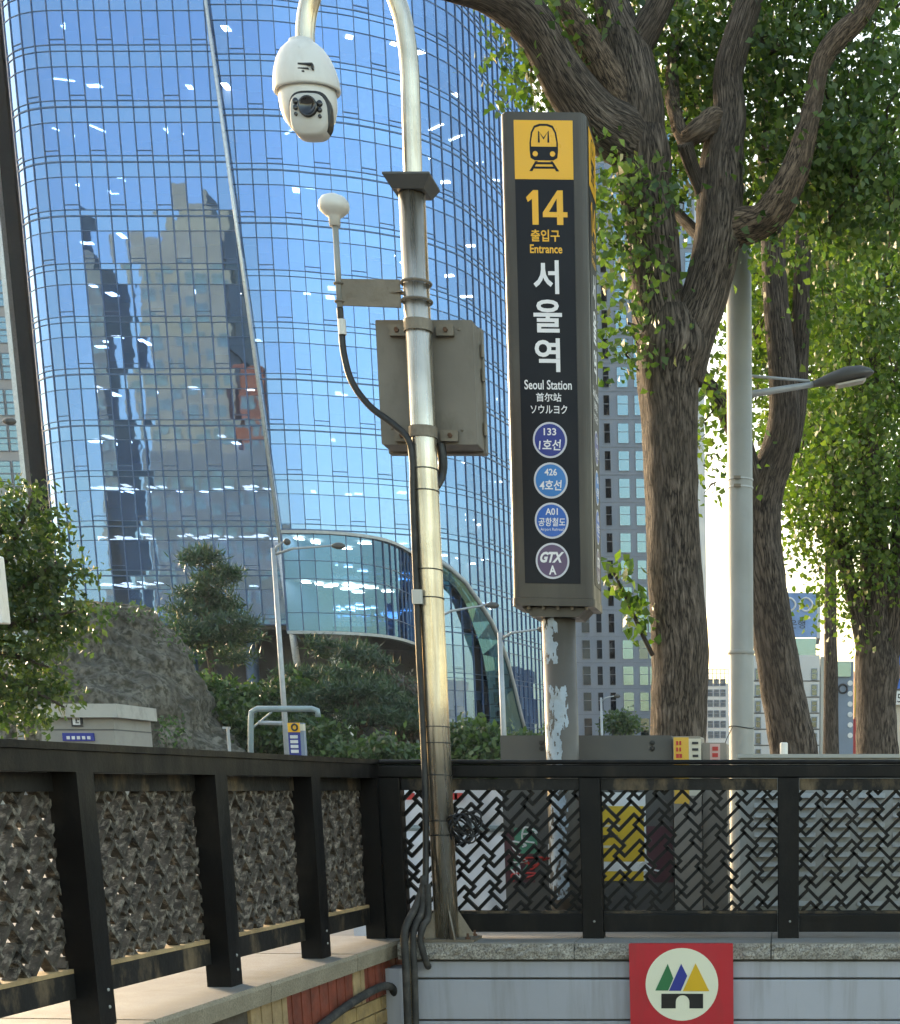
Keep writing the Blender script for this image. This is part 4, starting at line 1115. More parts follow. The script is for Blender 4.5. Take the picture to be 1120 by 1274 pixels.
def sign_face(P, nrm, par, full=True):
    """P maps photo pixels on the front face to the plane of this face"""
    def rect(name, a, b, c, d, mat, off, par_=None, th=.004):
        q = [P(a,c)+nrm*off, P(b,c)+nrm*off, P(b,d)+nrm*off, P(a,d)+nrm*off]; r = [v - nrm*th for v in q]
        mb = MB(); mb.add(q+r, [(0,1,2,3),(7,6,5,4),(0,4,5,1),(1,5,6,2),(2,6,7,3),(3,7,4,0)]); return mb.build(name, M[mat], par_ or par)
    panel = rect('panel', 641.5, 716, 726, 150, 'sign_panel', .004)
    rect('line_panel', 641.5, 716, 223.5, 150, 'sign_yellow', .0065, panel, .002)
    def poly(name, pts, mat, off):
        mb = MB(); mb.add([P(a,b)+nrm*off for a, b in pts], [tuple(range(len(pts)))]); return mb.build(name, M[mat], panel)
    def stroke(name, pts, w, mat, off):
        mb = MB(); V = [P(a,b)+nrm*off for a, b in pts]; n = len(V)
        for i, p in enumerate(V):
            d = (V[min(i+1,n-1)]-V[max(i-1,0)]).normalized(); s_ = d.cross(nrm).normalized()*w/2
            mb.v += [tuple(p+s_), tuple(p-s_)]
        mb.f = [(2*i,2*i+1,2*i+3,2*i+2) for i in range(n-1)]; mb.m = [0]*(n-1); return mb.build(name, M[mat], panel)
    s_ = .0058
    cxm = 679
    # train pictogram
    body_o = [(cxm-17,197)]+[(cxm-18,188),(cxm-18,178),(cxm-16,165),(cxm-12,157),(cxm-5,154.5),(cxm+5,154.5),(cxm+12,157),(cxm+16,165),(cxm+18,178),(cxm+18,188),(cxm+17,197)]
    poly('pictogram', body_o+[(cxm+12,200),(cxm-12,200)], 'sign_panel', .0075)
    poly('pictogram', [(cxm-16,183),(cxm-16,177),(cxm-14,166),(cxm-10.5,159.5),(cxm-4,157.3),(cxm+4,157.3),(cxm+10.5,159.5),(cxm+14,166),(cxm+16,177),(cxm+16,183)], 'sign_yellow', .0085)
    for dx in (-11,11): poly('pictogram', [(cxm+dx+3.4*math.cos(t),192+3.4*math.sin(t)) for t in np.linspace(0,6.1,16)], 'sign_yellow', .0085)
    stroke('pictogram', [(cxm-6,178),(cxm-6,164),(cxm,173),(cxm+6,164),(cxm+6,178)], .012, 'sign_panel', .0095)
    poly('pictogram', [(cxm-11,201),(cxm-8,201),(cxm-15,213.5),(cxm-19,213.5)], 'sign_panel', .0075)
    poly('pictogram', [(cxm+11,201),(cxm+8,201),(cxm+15,213.5),(cxm+19,213.5)], 'sign_panel', .0075)
    stroke('pictogram', [(cxm-11,203.5),(cxm+11,203.5)], .012, 'sign_panel', .0078); stroke('pictogram', [(cxm-14,209),(cxm+14,209)], .012, 'sign_panel', .0078)
    def word(body, a, b, c, d, mat, bold=.0, shear=0.0, off=.006):
        o = P(a,d); u = P(b,d)-o; v = P(a,c)-o
        lettering(body, o, u, v, nrm, M[mat], panel, bold, shear, off)
    Y_, W_ = 'sign_yellow', 'sign_white'
    poly('numeral', [(655,246),(664,237),(670.5,237),(670.5,280),(662.5,280),(662.5,248),(657,252)], Y_, .006)
    poly('numeral', [(695,237),(702,237),(702,264),(707.5,264),(707.5,270.5),(702,270.5),(702,280),(694,280),(694,270.5),(676,270.5),(676,264.5)], Y_, .006)
    poly('numeral', [(694,264),(684,264),(694,247.5)], 'sign_panel', .0068)
    word('출입구', 660, 697, 286, 301, Y_, .02); word('Entrance', 658.5, 700, 304.5, 315.5, Y_, .02)
    word('서', 662, 695, 324, 366, W_, .022); word('울', 661, 698, 373, 414, W_, .022); word('역', 661.5, 694.5, 421, 463, W_, .022)
    word('Seoul Station', 647, 709, 473, 485, W_, .015); word('首尔站', 662, 695, 489, 500, W_, .015); word('ソウルヨク', 654.5, 702.5, 504, 515, W_, .015)
    for cy_, col in ((547.7,'line_navy'),(598,'line_sky'),(648,'line_blue'),(698,'line_purple')):
        cx_ = 679.0; ring = lambda r: [(cx_+r*math.cos(t), cy_+r*math.sin(t)) for t in np.linspace(0,2*math.pi,41)[:-1]]
        poly('line_badge', ring(22.5), 'sign_ring', .006); poly('line_badge', ring(20), col, .0075)
    dx = -1
    word('133', 671, 687.5, 533, 542, W_, .02, 0, .009); word('1호선', 664, 693.5, 547, 560.5, W_, .02, .1, .009)
    word('426', 671, 687.5, 583.4, 592, W_, .02, 0, .009); word('4호선', 664, 693.5, 597.4, 610.3, W_, .02, .1, .009)
    word('A01', 671, 687.5, 632.5, 641, W_, .02, 0, .009); word('공항철도', 661.5, 697, 644.4, 655, W_, .015, .1, .009); word('Airport Railroad', 664, 694.5, 657, 661.7, W_, .0, 0, .009)
    word('GTX', 662.5, 695, 686.7, 700.4, W_, .045, .35, .009); word('A', 674, 684, 703.7, 715.2, W_, .03, 0, .009)
zmid = lambda y: at(680, y, SY).z
xc = (x0+x1)/2
sc_ = (x1-x0)/107.0
front = lambda px, py: Vector((xc + (px-678.5)*sc_*.985, SY, zmid(py)))
sign_face(front, Vector((0,-1,0)), case)
yc = SY + DEP/2; sc2 = DEP/107.0
side = lambda px, py: Vector((x1, yc + (px-678.5)*sc2*.985, zmid(py)))
sign_face(side, Vector((1,0,0)), case)
th_ = .0105                       # the case hangs a touch out of plumb
R_ = Matrix.Rotation(th_, 3, 'Y'); pv_ = Vector((xc, SY, zt_))
case.rotation_euler = (0, th_, 0); case.location = pv_ - R_ @ pv_
# post with peeling paint
pc = Vector((at(697,850,SY+.2).x, SY+.22, 0))
mb = MB(); mb.tube([(pc.x,pc.y,0),(pc.x,pc.y,zb_-.05)], .112, 28); post = mb.build('post', M['post_paint'], sg, smooth=True)
random.seed(21)
def peel(z0, z1, a0, a1, seed):
    """an irregular flake-shaped bare patch lying 1 mm proud of the post"""
    mb = MB(); nz, na = int((z1-z0)/.004)+2, int((a1-a0)/.03)+2; idx = {}
    for i in range(nz):
        for j in range(na):
            z = z0+(z1-z0)*i/(nz-1); a = a0+(a1-a0)*j/(na-1); idx[i,j] = len(mb.v)
            mb.v.append((pc.x+.1135*math.cos(a), pc.y+.1135*math.sin(a), z))
    for i in range(nz-1):
        for j in range(na-1):
            u_, w_ = (i+.5)/(nz-1)*2-1, (j+.5)/(na-1)*2-1
            v = noise.fractal(Vector((j*.12+seed, i*.058, seed*1.7)), .9, 2.2, 4)
            if v*1.1 + .42 - max(abs(u_)**3, abs(w_)**2)*.75 > 0: mb.f.append((idx[i,j],idx[i,j+1],idx[i+1,j+1],idx[i+1,j])); mb.m.append(0)
    if mb.f: mb.build('bare_patch', M['peeled'], post)
zz = lambda y: at(697,y,SY+.1).z
peel(zz(826), zz(762), -2.6, -1.5, 3); peel(zz(905), zz(852), -2.2, -1.0, 9); peel(zz(960), zz(895), -2.7, -1.3, 14); peel(zz(1120), zz(970), -2.6, -1.2, 20)

# ================================================================== RED EMBLEM PLATE
EY = 8.965
a, b = at(785,1290,EY), at(912,1174,EY)
em = thing('emblem_plate', 'red square plate with three coloured peaks over a black gate in a cream disc', 'sign', ((a.x+b.x)/2,EY,a.z))
zbot = b.z - (b.x-a.x)
mb = MB(); mb.rbox((a.x,EY,zbot),(b.x,EY+.03,b.z), .006, 'y'); pl = mb.build('plate', M['red_sign'], em)
zp = lambda x, y: at(780+x/3.294, 900+y/3.294, EY)
def epoly(pts, mat, off, name):
    mb = MB(); mb.add([Vector((zp(*q).x, EY-off, zp(*q).z)) for q in pts] + [Vector((zp(*q).x, EY-.0005, zp(*q).z)) for q in pts],
        [tuple(range(len(pts)))]+[(i,len(pts)+i,len(pts)+(i+1)%len(pts),(i+1)%len(pts)) for i in range(len(pts))]); mb.build(name, M[mat], pl)
epoly([(226+149*math.cos(t),1070+149*math.sin(t)) for t in np.linspace(0,6.2832,49)[:-1]], 'cream', .002, 'disc')
epoly([(117,1095),(168,985),(191,1045),(170,1095)], 'e_green', .004, 'green_peak')
epoly([(173,1096),(223,985),(248,1035),(222,1096)], 'e_blue', .0045, 'blue_peak')
epoly([(230,1097),(282,983),(338,1097)], 'e_yellow', .005, 'yellow_peak')
epoly([(142,1108),(313,1108),(313,1168),(257,1168)]+[(229+28*math.cos(t),1142-28*math.sin(t)) for t in np.linspace(0,math.pi,13)]+[(201,1168),(142,1168)], 'e_black', .004, 'gate')

# ================================================================== CABINETS BEHIND THE RAILING
def cabinet(name, label, x0p, x1p, ytop, Y, dep, mat, z0=.0):
    a, b = at(x0p,1040,Y), at(x1p,1040,Y); zt = at((x0p+x1p)/2,ytop,Y).z
    t = thing(name, label, 'cabinet', ((a.x+b.x)/2,Y+dep/2,z0))
    mb = MB(); mb.rbox((a.x,Y,z0),(b.x,Y+dep,zt), .012, 'y'); body = mb.build('body', mat, t)
    return t, a.x, b.x, zt, body
def sheet(name, a, b, c, d, Y, mat, par, off=.003):
    p0, p1 = at(a,c,Y), at(b,d,Y); mb = MB(); mb.box((p0.x,Y-off,p0.z),(p1.x,Y+.001,p1.z)); return mb.build(name, M[mat] if isinstance(mat,str) else mat, par)
CY1 = 10.75
c1, xa, xb, zt, b1_ = cabinet('utility_cabinet', 'dark grey utility cabinet plastered with stickers behind the sign post', 627, 838, 915, CY1, .5, M['cab_dark'])
for x in (xa+.29, xb-.14):
    for z in (zt-.05, zt-.09): 
        mb = MB(); mb.lathe([(.018,0),(.016,.012),(0,.014)], (x,CY1,z), 14, axis=Vector((0,-1,0))); mb.build('bolt', M['black_plastic'], b1_)
mb = MB(); xm = xa+.36; mb.box((xm-.003,CY1-.004,.15),(xm+.003,CY1+.001,zt-.13)); mb.build('door_joint', M['black_plastic'], b1_)
sheet('poster', 703, 803, 1096, 986, CY1, 'print_white', c1, .0025); sheet('poster', 706, 801, 1072, 1003, CY1, 'poster_yellow', c1, .004); sheet('poster', 706, 801, 1096, 1084, CY1, 'poster_yellow', c1, .0042)
for k in range(4): sheet('print', 712+k*3, 760+random.uniform(-20,25), 1016+k*13, 1013+k*13, CY1-.004, 'poster_cream' if k % 2 else 'print_dark', c1, .0045)
sheet('poster', 806, 837, 1098, 1028, CY1, 'poster_maroon', c1); sheet('poster', 630, 664, 1098, 1036, CY1, 'poster_maroon', c1)
sheet('sticker', 641, 668, 1062, 1030, CY1, 'print_green', c1, .005); sheet('sticker', 684, 700, 1110, 1050, CY1, 'print_white', c1, .0035)
random.seed(8)
for k in range(9):
    cx_, cy_ = random.uniform(640,690), random.uniform(1028,1095); mt = ('print_red','print_white','print_white','print_red','print_green')[k%5]
    P = [at(cx_+random.uniform(-16,16), cy_+random.uniform(-10,10), CY1-.006) for _ in range(5)]
    c_ = catmull([tuple(q) for q in [(p.x,p.z) for p in P]], 6); mb = MB(); mb.tube([(q[0],CY1-.007,q[1]) for q in c_], .007, 5); mb.build('graffiti', M[mt], c1)
for k in range(2):
    P = [at(805+k*7+10*math.cos(t), 1078+6*math.sin(t+k), CY1-.006) for t in np.linspace(0,4.2,8)]
    mb = MB(); mb.tube([(p.x,CY1-.007,p.z) for p in P], .008, 5); mb.build('graffiti', M['print_white'], c1)
c2, xa, xb, zt, b_ = cabinet('utility_cabinet', 'narrow beige cabinet with an orange and a cream notice on top', 839, 873.5, 916, 10.62, .45, M['cab_beige'])
sheet('notice', 839.5, 857, 1000, 917.5, 10.62, 'poster_orange', c2); sheet('notice', 858, 872.5, 990, 919, 10.62, 'poster_cream', c2)
random.seed(4)
for k in range(7):
    y = 922+k*8
    for j in range(2): sheet('print', 841.5+j*4, 844.5+j*4+random.uniform(-1,.5), y+5, y, 10.615, 'print_red', c2, .004)
    sheet('print', 860.5+random.uniform(0,2), 869, y+4, y+1, 10.615, 'print_dark', c2, .004)
c3, xa, xb, zt, b_ = cabinet('utility_cabinet', 'beige cabinet with a pink notice beside the lamp post', 875, 905, 924, 10.70, .45, M['cab_beige'])
sheet('notice', 884, 896, 975, 925.5, 10.70, 'poster_pink', c3)
for k in range(5): sheet('print', 886.5, 893.5, 934+k*8, 929+k*8, 10.695, 'print_red', c3, .004)
# pale louvred cabinet
LY = 10.25
c4, xa, xb, zt, b_ = cabinet('louvred_cabinet', 'light grey cabinet with rows of louvres behind the right end of the railing', 921, 1185, 943, LY, .6, M['cab_grey'])
mb = MB(); mb.rbox((xa-.02,LY-.03,zt),(xb+.02,LY+.63,zt+.025), .01, 'z'); mb.build('lid', M['cab_grey'], c4)
def louvre(w):
    mb = MB(); n = 10; P = []
    for k in range(n+1):
        t = math.pi*k/n; P.append((-w/2*math.cos(t) if 0 < k < n else (-w/2 if k == 0 else w/2), .03*math.sin(t)**.5))
    mb.v = [(x, 0, -.014) for x, d in P] + [(x, -d, -.014) for x, d in P] + [(x, 0, .018) for x, d in P]
    m = n+1
    for i in range(n): mb.f += [(m+i, m+i+1, 2*m+i+1, 2*m+i), (i+1, i, m+i, m+i+1)]; mb.m += [0,0]
    me = bpy.data.meshes.new('louvre'); me.from_pydata(mb.v,[],mb.f); me.materials.append(M['cab_grey']); return me
LV = louvre(.185)
xcol = [at(955+43*k,1040,LY).x for k in range(6)]
for x in xcol:
    for r in range(13):
        z = at(985, 990+r*12.2, LY).z
        if 8 < r < 11: continue
        o = link('louvre', LV, c4); o.location = (x, LY-.001, z)
for k in range(6):
    x = at(984+42*k,945,LY).x - (at(42,0,LY).x-at(0,0,LY).x)
    mb = MB(); z = at(985,947.5,LY).z
    mb = plate(x, z, .085, .017, LY-.014, LY+.001, 4, 24); mb.build('grip', M['cab_grey'], c4)
p = at(975.5,940,LY+.2); mb = MB(); mb.lathe([(.027,0),(.027,.075),(.02,.08),(0,.08)], (p.x,LY+.2,zt+.025), 14); mb.build('vent_stub', M['white_plastic'], c4, smooth=False)
# white sheeted stack between the corner and the dark cabinet
a, b = at(440,1140,11.3), at(624,975,11.3)
mb = MB(); nx, nz = 44, 26
for j in range(nz+1):
    for i in range(nx+1):
        x = a.x+(b.x-a.x)*i/nx; z = .02+(b.z-.02)*j/nz
        d = .035*noise.noise(Vector((x*3.1,z*1.2,2.0))) + .03*noise.noise(Vector((x*7,z*2.4,5.0)))
        d += .05*math.exp(-((z-1.17)/.035)**2)
        mb.v.append((x, 11.3+d, z))
m = nx+1
for j in range(nz):
    for i in range(nx): mb.f.append((j*m+i,j*m+i+1,(j+1)*m+i+1,(j+1)*m+i)); mb.m.append(0)
st = thing('sheeted_stack', 'white plastic sheeted stack tied with a grey strap, seen through the lattice corner', 'stack', ((a.x+b.x)/2,11.6,0))
mb.build('front_sheet', M['tarp'], st, smooth=True)
mb = MB(); mb.rbox((a.x+.02,11.37,.02),(b.x-.02,12.1,b.z-.03), .05, 'z'); mb.build('bulk', M['tarp'], st)
mb = MB(); mb.tube([(a.x,11.33,1.17),((a.x+b.x)/2,11.335,1.165),(b.x,11.33,1.16)], .022, 8); mb.build('strap', M['strap'], st)
for c_ in (512, 566, 572):
    p = at(c_, 990, 11.25); mb = MB(); mb.box((p.x-.035,11.235,p.z-.03),(p.x+.02,11.27,p.z+.02)); mb.build('red_print', M['print_red'], st)
pa, pb_ = at(560,1168,9.9), at(842,1156,9.9)
mb = MB(); mb.rbox((pa.x,9.78,0),(pb_.x,9.95,.66), .01, 'x'); tag(mb.build('timber_edging', M['timber']), 'dark timber edging behind the foot of the railing', 'edging')

# ================================================================== LAMP POST BESIDE THE TREES
LPY = 14.2
lp = at(923, 930, LPY)
lamp_post = thing('lamp_post', 'thick galvanised lamp post in front of the trees with a cobra head', 'lamp post', (lp.x,LPY,0))
zj, zk, zn, ztop = at(922,312,LPY).z, at(921,270,LPY).z, at(918,148,LPY).z, at(918,62,LPY).z
zc0 = at(923,812,LPY).z
mb = MB(); mb.lathe([(.118,0),(.115,zc0),(.1145,zc0+.001),(.111,zj),(.062,zj+.04),(.06,zk)], (lp.x,LPY,0), 28); mb.build('lower_shaft', M['galv'], lamp_post, smooth=True)
mb = MB(); mb.lathe([(.06,zk),(.082,zk+.12),(.082,zn),(.06,zn+.10),(.042,zn+.18),(.042,ztop),(0,ztop+.01)], (lp.x-.015,LPY,0), 24); mb.build('upper_shaft', M['galv'], lamp_post, smooth=True)
mb = MB(); mb.lathe([(.118,zc0-.02),(.124,zc0-.014),(.124,zc0+.014),(.117,zc0+.02)], (lp.x,LPY,0), 28); mb.build('joint_collar', M['galv'], lamp_post, smooth=True)
for yy in (597, 607):
    p = at(922,yy,LPY); mb = MB(); mb.lathe([(.113,-.007),(.119,-.007),(.119,.007),(.113,.007)], (lp.x,LPY,p.z), 24); q = mb.build('band', M['galv_far'], lamp_post)
    mb = MB(); mb.box((lp.x-.05,LPY-.135,p.z-.012),(lp.x+.01,LPY-.113,p.z+.012)); mb.build('band_screw', M['bracket'], q)
p = at(923,905,LPY); mb = MB(); mb.tube([(lp.x+.12*math.cos(t),LPY+.12*math.sin(t),p.z+.01*math.sin(2*t)) for t in np.linspace(0,6.28,24)], .004, 5); mb.tube([(lp.x-.08,LPY-.1,p.z),(lp.x-.13,LPY-.14,p.z-.1),(lp.x-.17,LPY-.14,p.z-.2)], .004, 5); mb.build('wire_tie', M['black_plastic'], lamp_post)
# the cobra head belongs to a second post standing behind
a0, a1 = at(937,490,16.0), at(1012,478,16.0)
b0 = at(937,468,16.0)
sl_ = thing('street_lamp', 'grey cobra head street lamp reaching right from behind the lamp post', 'street lamp', (at(924,930,16).x,16.0,0))
sx_ = at(924,900,16.0).x
mb = MB(); mb.lathe([(.08,0),(.07,at(924,470,16).z),(.06,at(924,450,16).z),(0,at(924,450,16).z)], (sx_,16.0,0), 16); mb.build('shaft', M['galv_far'], sl_, smooth=True)
mb = MB(); mb.tube([(sx_,16,a0.z-.02),tuple(a0),tuple(a1)], [.035,.033,.028], 10); mb.build('arm', M['galv_far'], sl_, smooth=True)
mb = MB(); mb.tube([(sx_,16,b0.z),tuple(b0),tuple(at(1008,474,16.0))], .014, 8); mb.build('stay', M['galv_far'], sl_, smooth=True)
h0, h1 = at(1012,478,16.0), at(1088,463,16.0); ax = (h1-h0); L_ = ax.length; ax.normalize(); zz_ = Vector((0,1,0)).cross(ax) * -1
zz_ = ax.cross(Vector((0,1,0))) * -1
if zz_.z < 0: zz_ = -zz_
mb = MB(); n = 20
prof = [(0,.035,.03,.03),(.12,.05,.045,.035),(.3,.09,.075,.045),(.55,.115,.10,.05),(.8,.10,.085,.045),(.95,.06,.04,.02),(1.0,.01,.008,.005)]
for t, wy, up, dn in prof:
    for k in range(n):
        a = 2*math.pi*k/n; s_ = math.sin(a)
        mb.v.append(tuple(h0 + ax*(L_*t) + Vector((0,1,0))*(wy*math.cos(a)) + zz_*((up if s_ > 0 else dn)*s_)))
for i in range(len(prof)-1):
    for k in range(n): mb.f.append((i*n+k, i*n+(k+1)%n, (i+1)*n+(k+1)%n, (i+1)*n+k)); mb.m.append(0)
mb.f.append(tuple(range(n))); mb.m.append(0); mb.build('lamp_head', M['cab_dark'], sl_, smooth=True)
mb = MB(); mb.prism([(L_*.35,-.052),(L_*.85,-.05),(L_*.8,-.07),(L_*.4,-.072)], ax, zz_, Vector((0,1,0)), h0, -.07, .07); mb.build('lamp_glass', M['grey_plastic'], sl_)

# ================================================================== TREES
M['bark'] = bark_mat('bark', (.018,.014,.011), (.16,.126,.10), (.40,.32,.26), us=20, vs_=2.2, bump=1.0)
M['bark_limb'] = bark_mat('bark_limb', (.028,.02,.015), (.21,.15,.105), (.46,.34,.23), us=13, vs_=3.6, bump=.9)
M['bark_far'] = bark_mat('bark_far', (.016,.012,.010), (.135,.107,.087), (.30,.245,.20), us=16, vs_=1.8, bump=.9)
M['leaf_dark'] = leaf_mat('leaf_dark', [(.028,.058,.018),(.048,.09,.026),(.075,.125,.036),(.11,.155,.048)], .4)
M['leaf_mid'] = leaf_mat('leaf_mid', [(.036,.072,.018),(.06,.105,.025),(.09,.14,.034),(.125,.165,.045)], .45)
M['leaf_left'] = leaf_mat('leaf_left', [(.018,.038,.015),(.034,.062,.020),(.055,.085,.028),(.078,.10,.035)], .4)
M['needle'] = leaf_mat('needle', [(.016,.036,.022),(.03,.062,.034),(.05,.09,.045)], .2)
M['shrub'] = leaf_mat('shrub', [(.024,.05,.018),(.045,.085,.027),(.08,.125,.04)], .3)
M['shrub_brown'] = leaf_mat('shrub_brown', [(.05,.038,.035),(.08,.06,.055),(.11,.09,.08)], .2)

def leaf_cloud(blobs, size, name, mat, parent, clump=.22, per=26, seed=1, droop=.4, shape='fan', flat=0.0, twigs=0):
    """leaf-sized faces gathered in twig clumps through the blobs; blob = (centre, rx, ry, rz, leaves)"""
    rng = np.random.default_rng(seed); C = []
    for (c, rx, ry, rz, n) in blobs:
        m = max(1, int(n/per))
        d = rng.normal(size=(m,3)); d /= np.linalg.norm(d, axis=1)[:,None]
        r = rng.uniform(.25, 1, (m,1))**.5
        cc = np.array(c) + d*r*np.array([rx,ry,rz])
        pts = np.repeat(cc, per, 0) + rng.normal(size=(m*per,3))*clump*np.array([1,1,.75-.5*flat])
        C.append(pts)
    P = np.concatenate(C); n = len(P)
    if twigs:
        mb = MB(); tot = 0
        for (c, rx, ry, rz, nn_), pts in zip(blobs, C):
            cs = pts.reshape(-1, per, 3).mean(1)
            for q in cs[rng.permutation(len(cs))[:max(2, int(len(cs)*twigs))]]:
                a = np.array(c) + (q-np.array(c))*.1 + np.array([0,0,-.1*rz]); m = (a+q)/2 + rng.normal(size=3)*.06
                mb.tube([a, m, q], [.011, .007, .003], 4, caps=False); tot += 1
        mb.build('twig_field', M['bark_far'], parent, kind='stuff')
    up = rng.normal(size=(n,3)); up[:,2] -= droop; up /= np.linalg.norm(up,axis=1)[:,None]
    sd = np.cross(up, rng.normal(size=(n,3))); sd /= np.linalg.norm(sd,axis=1)[:,None]
    nn = np.cross(up, sd); s = (size*rng.uniform(.65,1.3,n))[:,None]
    if shape == 'fan': K = [(0,0,0),(-.55,.62,.10),(0,.86,0),(.55,.62,.10)]
    elif shape == 'oval': K = [(0,0,0),(-.30,.5,.06),(0,1.1,0),(.30,.5,.06)]
    else: K = [(0,0,0),(-.10,.6,0),(0,1.5,0),(.10,.6,0)]
    V = np.stack([P + sd*s*a + up*s*b + nn*s*c_ for a,b,c_ in K], 1).reshape(-1,3)
    me = bpy.data.meshes.new(name)
    me.vertices.add(len(V)); me.vertices.foreach_set('co', V.ravel().astype(np.float32))
    me.loops.add(4*n); me.loops.foreach_set('vertex_index', np.arange(4*n, dtype=np.int32))
    me.polygons.add(n); me.polygons.foreach_set('loop_start', np.arange(0,4*n,4,dtype=np.int32)); me.polygons.foreach_set('loop_total', np.full(n,4,dtype=np.int32))
    me.materials.append(mat); me.update(); me.validate()
    return link(name, me, parent)
def limb(pts, mat, parent, name='branch', n=16, rough=.10, seg=7, rs=3.0):
    """pts of (x, y, Y, radius in photo pixels), smoothed into a tapered, uneven limb"""
    A = []
    for x, y, Y, r in pts:
        p = at(x, y, Y); A.append((p.x, p.y, p.z, r*Y/FPX))
    c = catmull(A, seg) if False else None
    q = [np.array(a) for a in A]; PP = [q[0]]+q+[q[-1]]; out = []
    for i in range(1, len(PP)-2):
        p0,p1,p2,p3 = PP[i-1:i+3]
        for k in range(seg):
            t = k/seg; out.append(.5*((2*p1)+(-p0+p2)*t+(2*p0-5*p1+4*p2-p3)*t*t+(-p0+3*p1-3*p2+p3)*t**3))
    out.append(q[-1]); out = np.array(out)
    mb = MB(); mb.tube([o[:3] for o in out], [max(.004,o[3]) for o in out], n, rough=rough, rs=rs)
    return mb.build(name, mat, parent, smooth=True)
def pblob(x, y, Y, rx, ry, rd, dens=.05):
    p = at(x,y,Y); k = Y/FPX
    return (tuple(p), rx*k, rd, ry*k*1.05, int(3.14*rx*ry*dens))

# --- the near ginkgo
TY = 13.0
b_ = at(843,940,TY)
t1 = thing('ginkgo_tree', 'large ginkgo with a thick forked trunk right of the station sign', 'tree', (b_.x,TY,0))
limb([(842,1200,TY,48),(843,1080,TY,40),(844,960,TY,35),(845,880,TY,34),(846,800,TY,35),(840,700,TY,32.5),(836,600,TY,32),(834,520,TY,33),(832,470,TY,37),(838,425,TY,42),(836,385,TY,30)], M['bark'], t1, 'trunk', 48, .10, 14)
limb([(835,470,TY,30),(824,410,TY,33),(816,350,TY,31),(813,300,12.95,30),(804,240,12.9,29),(800,190,12.85,31),(798,160,12.85,26)], M['bark'], t1, 'branch', 40, .10, 10)
limb([(845,470,TY,28),(862,410,TY,28),(880,360,TY,26),(893,305,TY,26),(897,245,13.02,25),(899,195,13.05,23),(908,140,13.1,18.5),(906,95,13.1,16.5),(917,50,13.1,15),(932,5,13.1,14),(950,-45,13.1,12)], M['bark'], t1, 'branch', 36, .10, 10)
limb([(810,190,12.85,24),(780,172,12.8,31),(740,147,12.65,29),(706,104,12.5,26),(680,58,12.4,24),(652,18,12.3,24),(610,-8,12.2,20),(560,-18,12.1,14),(510,-20,12.0,9),(470,-30,12.0,5)], M['bark'], t1, 'branch', 32, .10, 10)
limb([(800,200,12.85,24),(795,140,12.85,28),(784,85,12.9,27),(775,50,12.95,25),(762,10,13.0,20),(750,-40,13.1,18)], M['bark'], t1, 'branch', 32, .10, 10)
limb([(784,80,12.9,14),(800,45,12.9,15),(818,10,12.9,14),(836,-30,12.9,12)], M['bark'], t1, 'branch', 24, .1)
limb([(782,140,12.8,18),(758,95,12.75,17),(732,50,12.7,15),(706,10,12.7,12),(690,-30,12.7,10)], M['bark_limb'], t1, 'branch', 24, .12)
limb([(878,312,13.15,18),(900,294,13.05,21),(922,283,12.98,20),(948,275,12.9,18),(968,255,12.85,19),(985,222,12.8,16),(998,185,12.8,14),(1012,130,12.85,11),(1022,80,12.9,11),(1045,45,12.9,12),(1072,18,12.9,11),(1100,-30,12.9,9)], M['bark_limb'], t1, 'branch', 28, .12)
limb([(912,160,13.2,11),(890,152,13.0,12.5),(868,166,12.88,11.5),(853,172,12.95,9),(843,150,13.1,8),(836,115,13.4,8),(838,60,13.8,6),(846,0,14,5)], M['bark_limb'], t1, 'branch', 22, .32, 8, 9)
limb([(852,178,12.85,9),(862,210,12.95,8),(872,235,13.0,8),(882,265,13.0,8)], M['bark'], t1, 'branch', 16, .1)
limb([(880,300,13.1,8),(862,285,13.3,7),(840,262,13.6,6),(815,235,14,5)], M['bark_far'], t1, 'branch', 12, .1)
limb([(958,265,12.9,11),(962,320,12.9,9),(963,380,12.9,7),(960,470,12.9,4)], M['bark_far'], t1, 'branch', 14, .1) if False else None
limb([(812,815,12.85,3),(795,780,12.75,2.5),(775,735,12.7,2),(760,705,12.7,1.5)], M['bark_far'], t1, 'twig', 8, .05)
B = []
for q in ((668,52,12.7,22,45,.4),(662,95,12.8,14,30,.3),(700,70,13,30,50,.5),(735,70,13.3,40,60,.6),(690,130,13,20,25,.3),(700,20,13.3,40,40,.5),(760,10,13.4,40,40,.6),
          (765,225,12.6,16.5,30.0,.35),(775,270,12.7,19.5,41.25,.4),(790,330,12.6,16.5,33.75,.35),(782,400,12.6,16,45,.3),(780,440,12.6,10,22,.2),(762,300,12.8,12.0,30.0,.3),(800,240,12.55,15.0,26.25,.25),
          (840,60,13.9,45,70,.7),(860,110,14.0,45,55,.7),(845,160,13.8,35,40,.6),(830,240,13.8,25,40,.5),(850,210,13.6,25,30,.4),(880,60,14.2,45,70,.8),
          (955,60,13.8,40,55,.7),(980,130,13.9,45,50,.7),(950,190,13.8,40,45,.6),(990,60,14.2,40,60,.8),(1000,220,13.4,35,40,.5),(930,250,13.3,26,30,.4),(960,300,13.0,20,20,.3),
          (1050,130,13.5,45,50,.7),(1085,80,13.7,45,60,.8),(1100,170,13.6,50,70,.8),(1060,220,13.4,50,55,.7),(1110,260,13.8,45,60,.8),(1030,270,13.6,45,45,.6),(1015,180,13.0,25,30,.4),(1030,-10,14,60,40,.8),(1110,10,14,50,40,.8),(930,-10,14,60,40,.8)):
    B.append(pblob(*q, dens=.11))
leaf_cloud(B, .062, 'crown', M['leaf_dark'], t1, clump=.17, per=14, seed=2, twigs=.15)
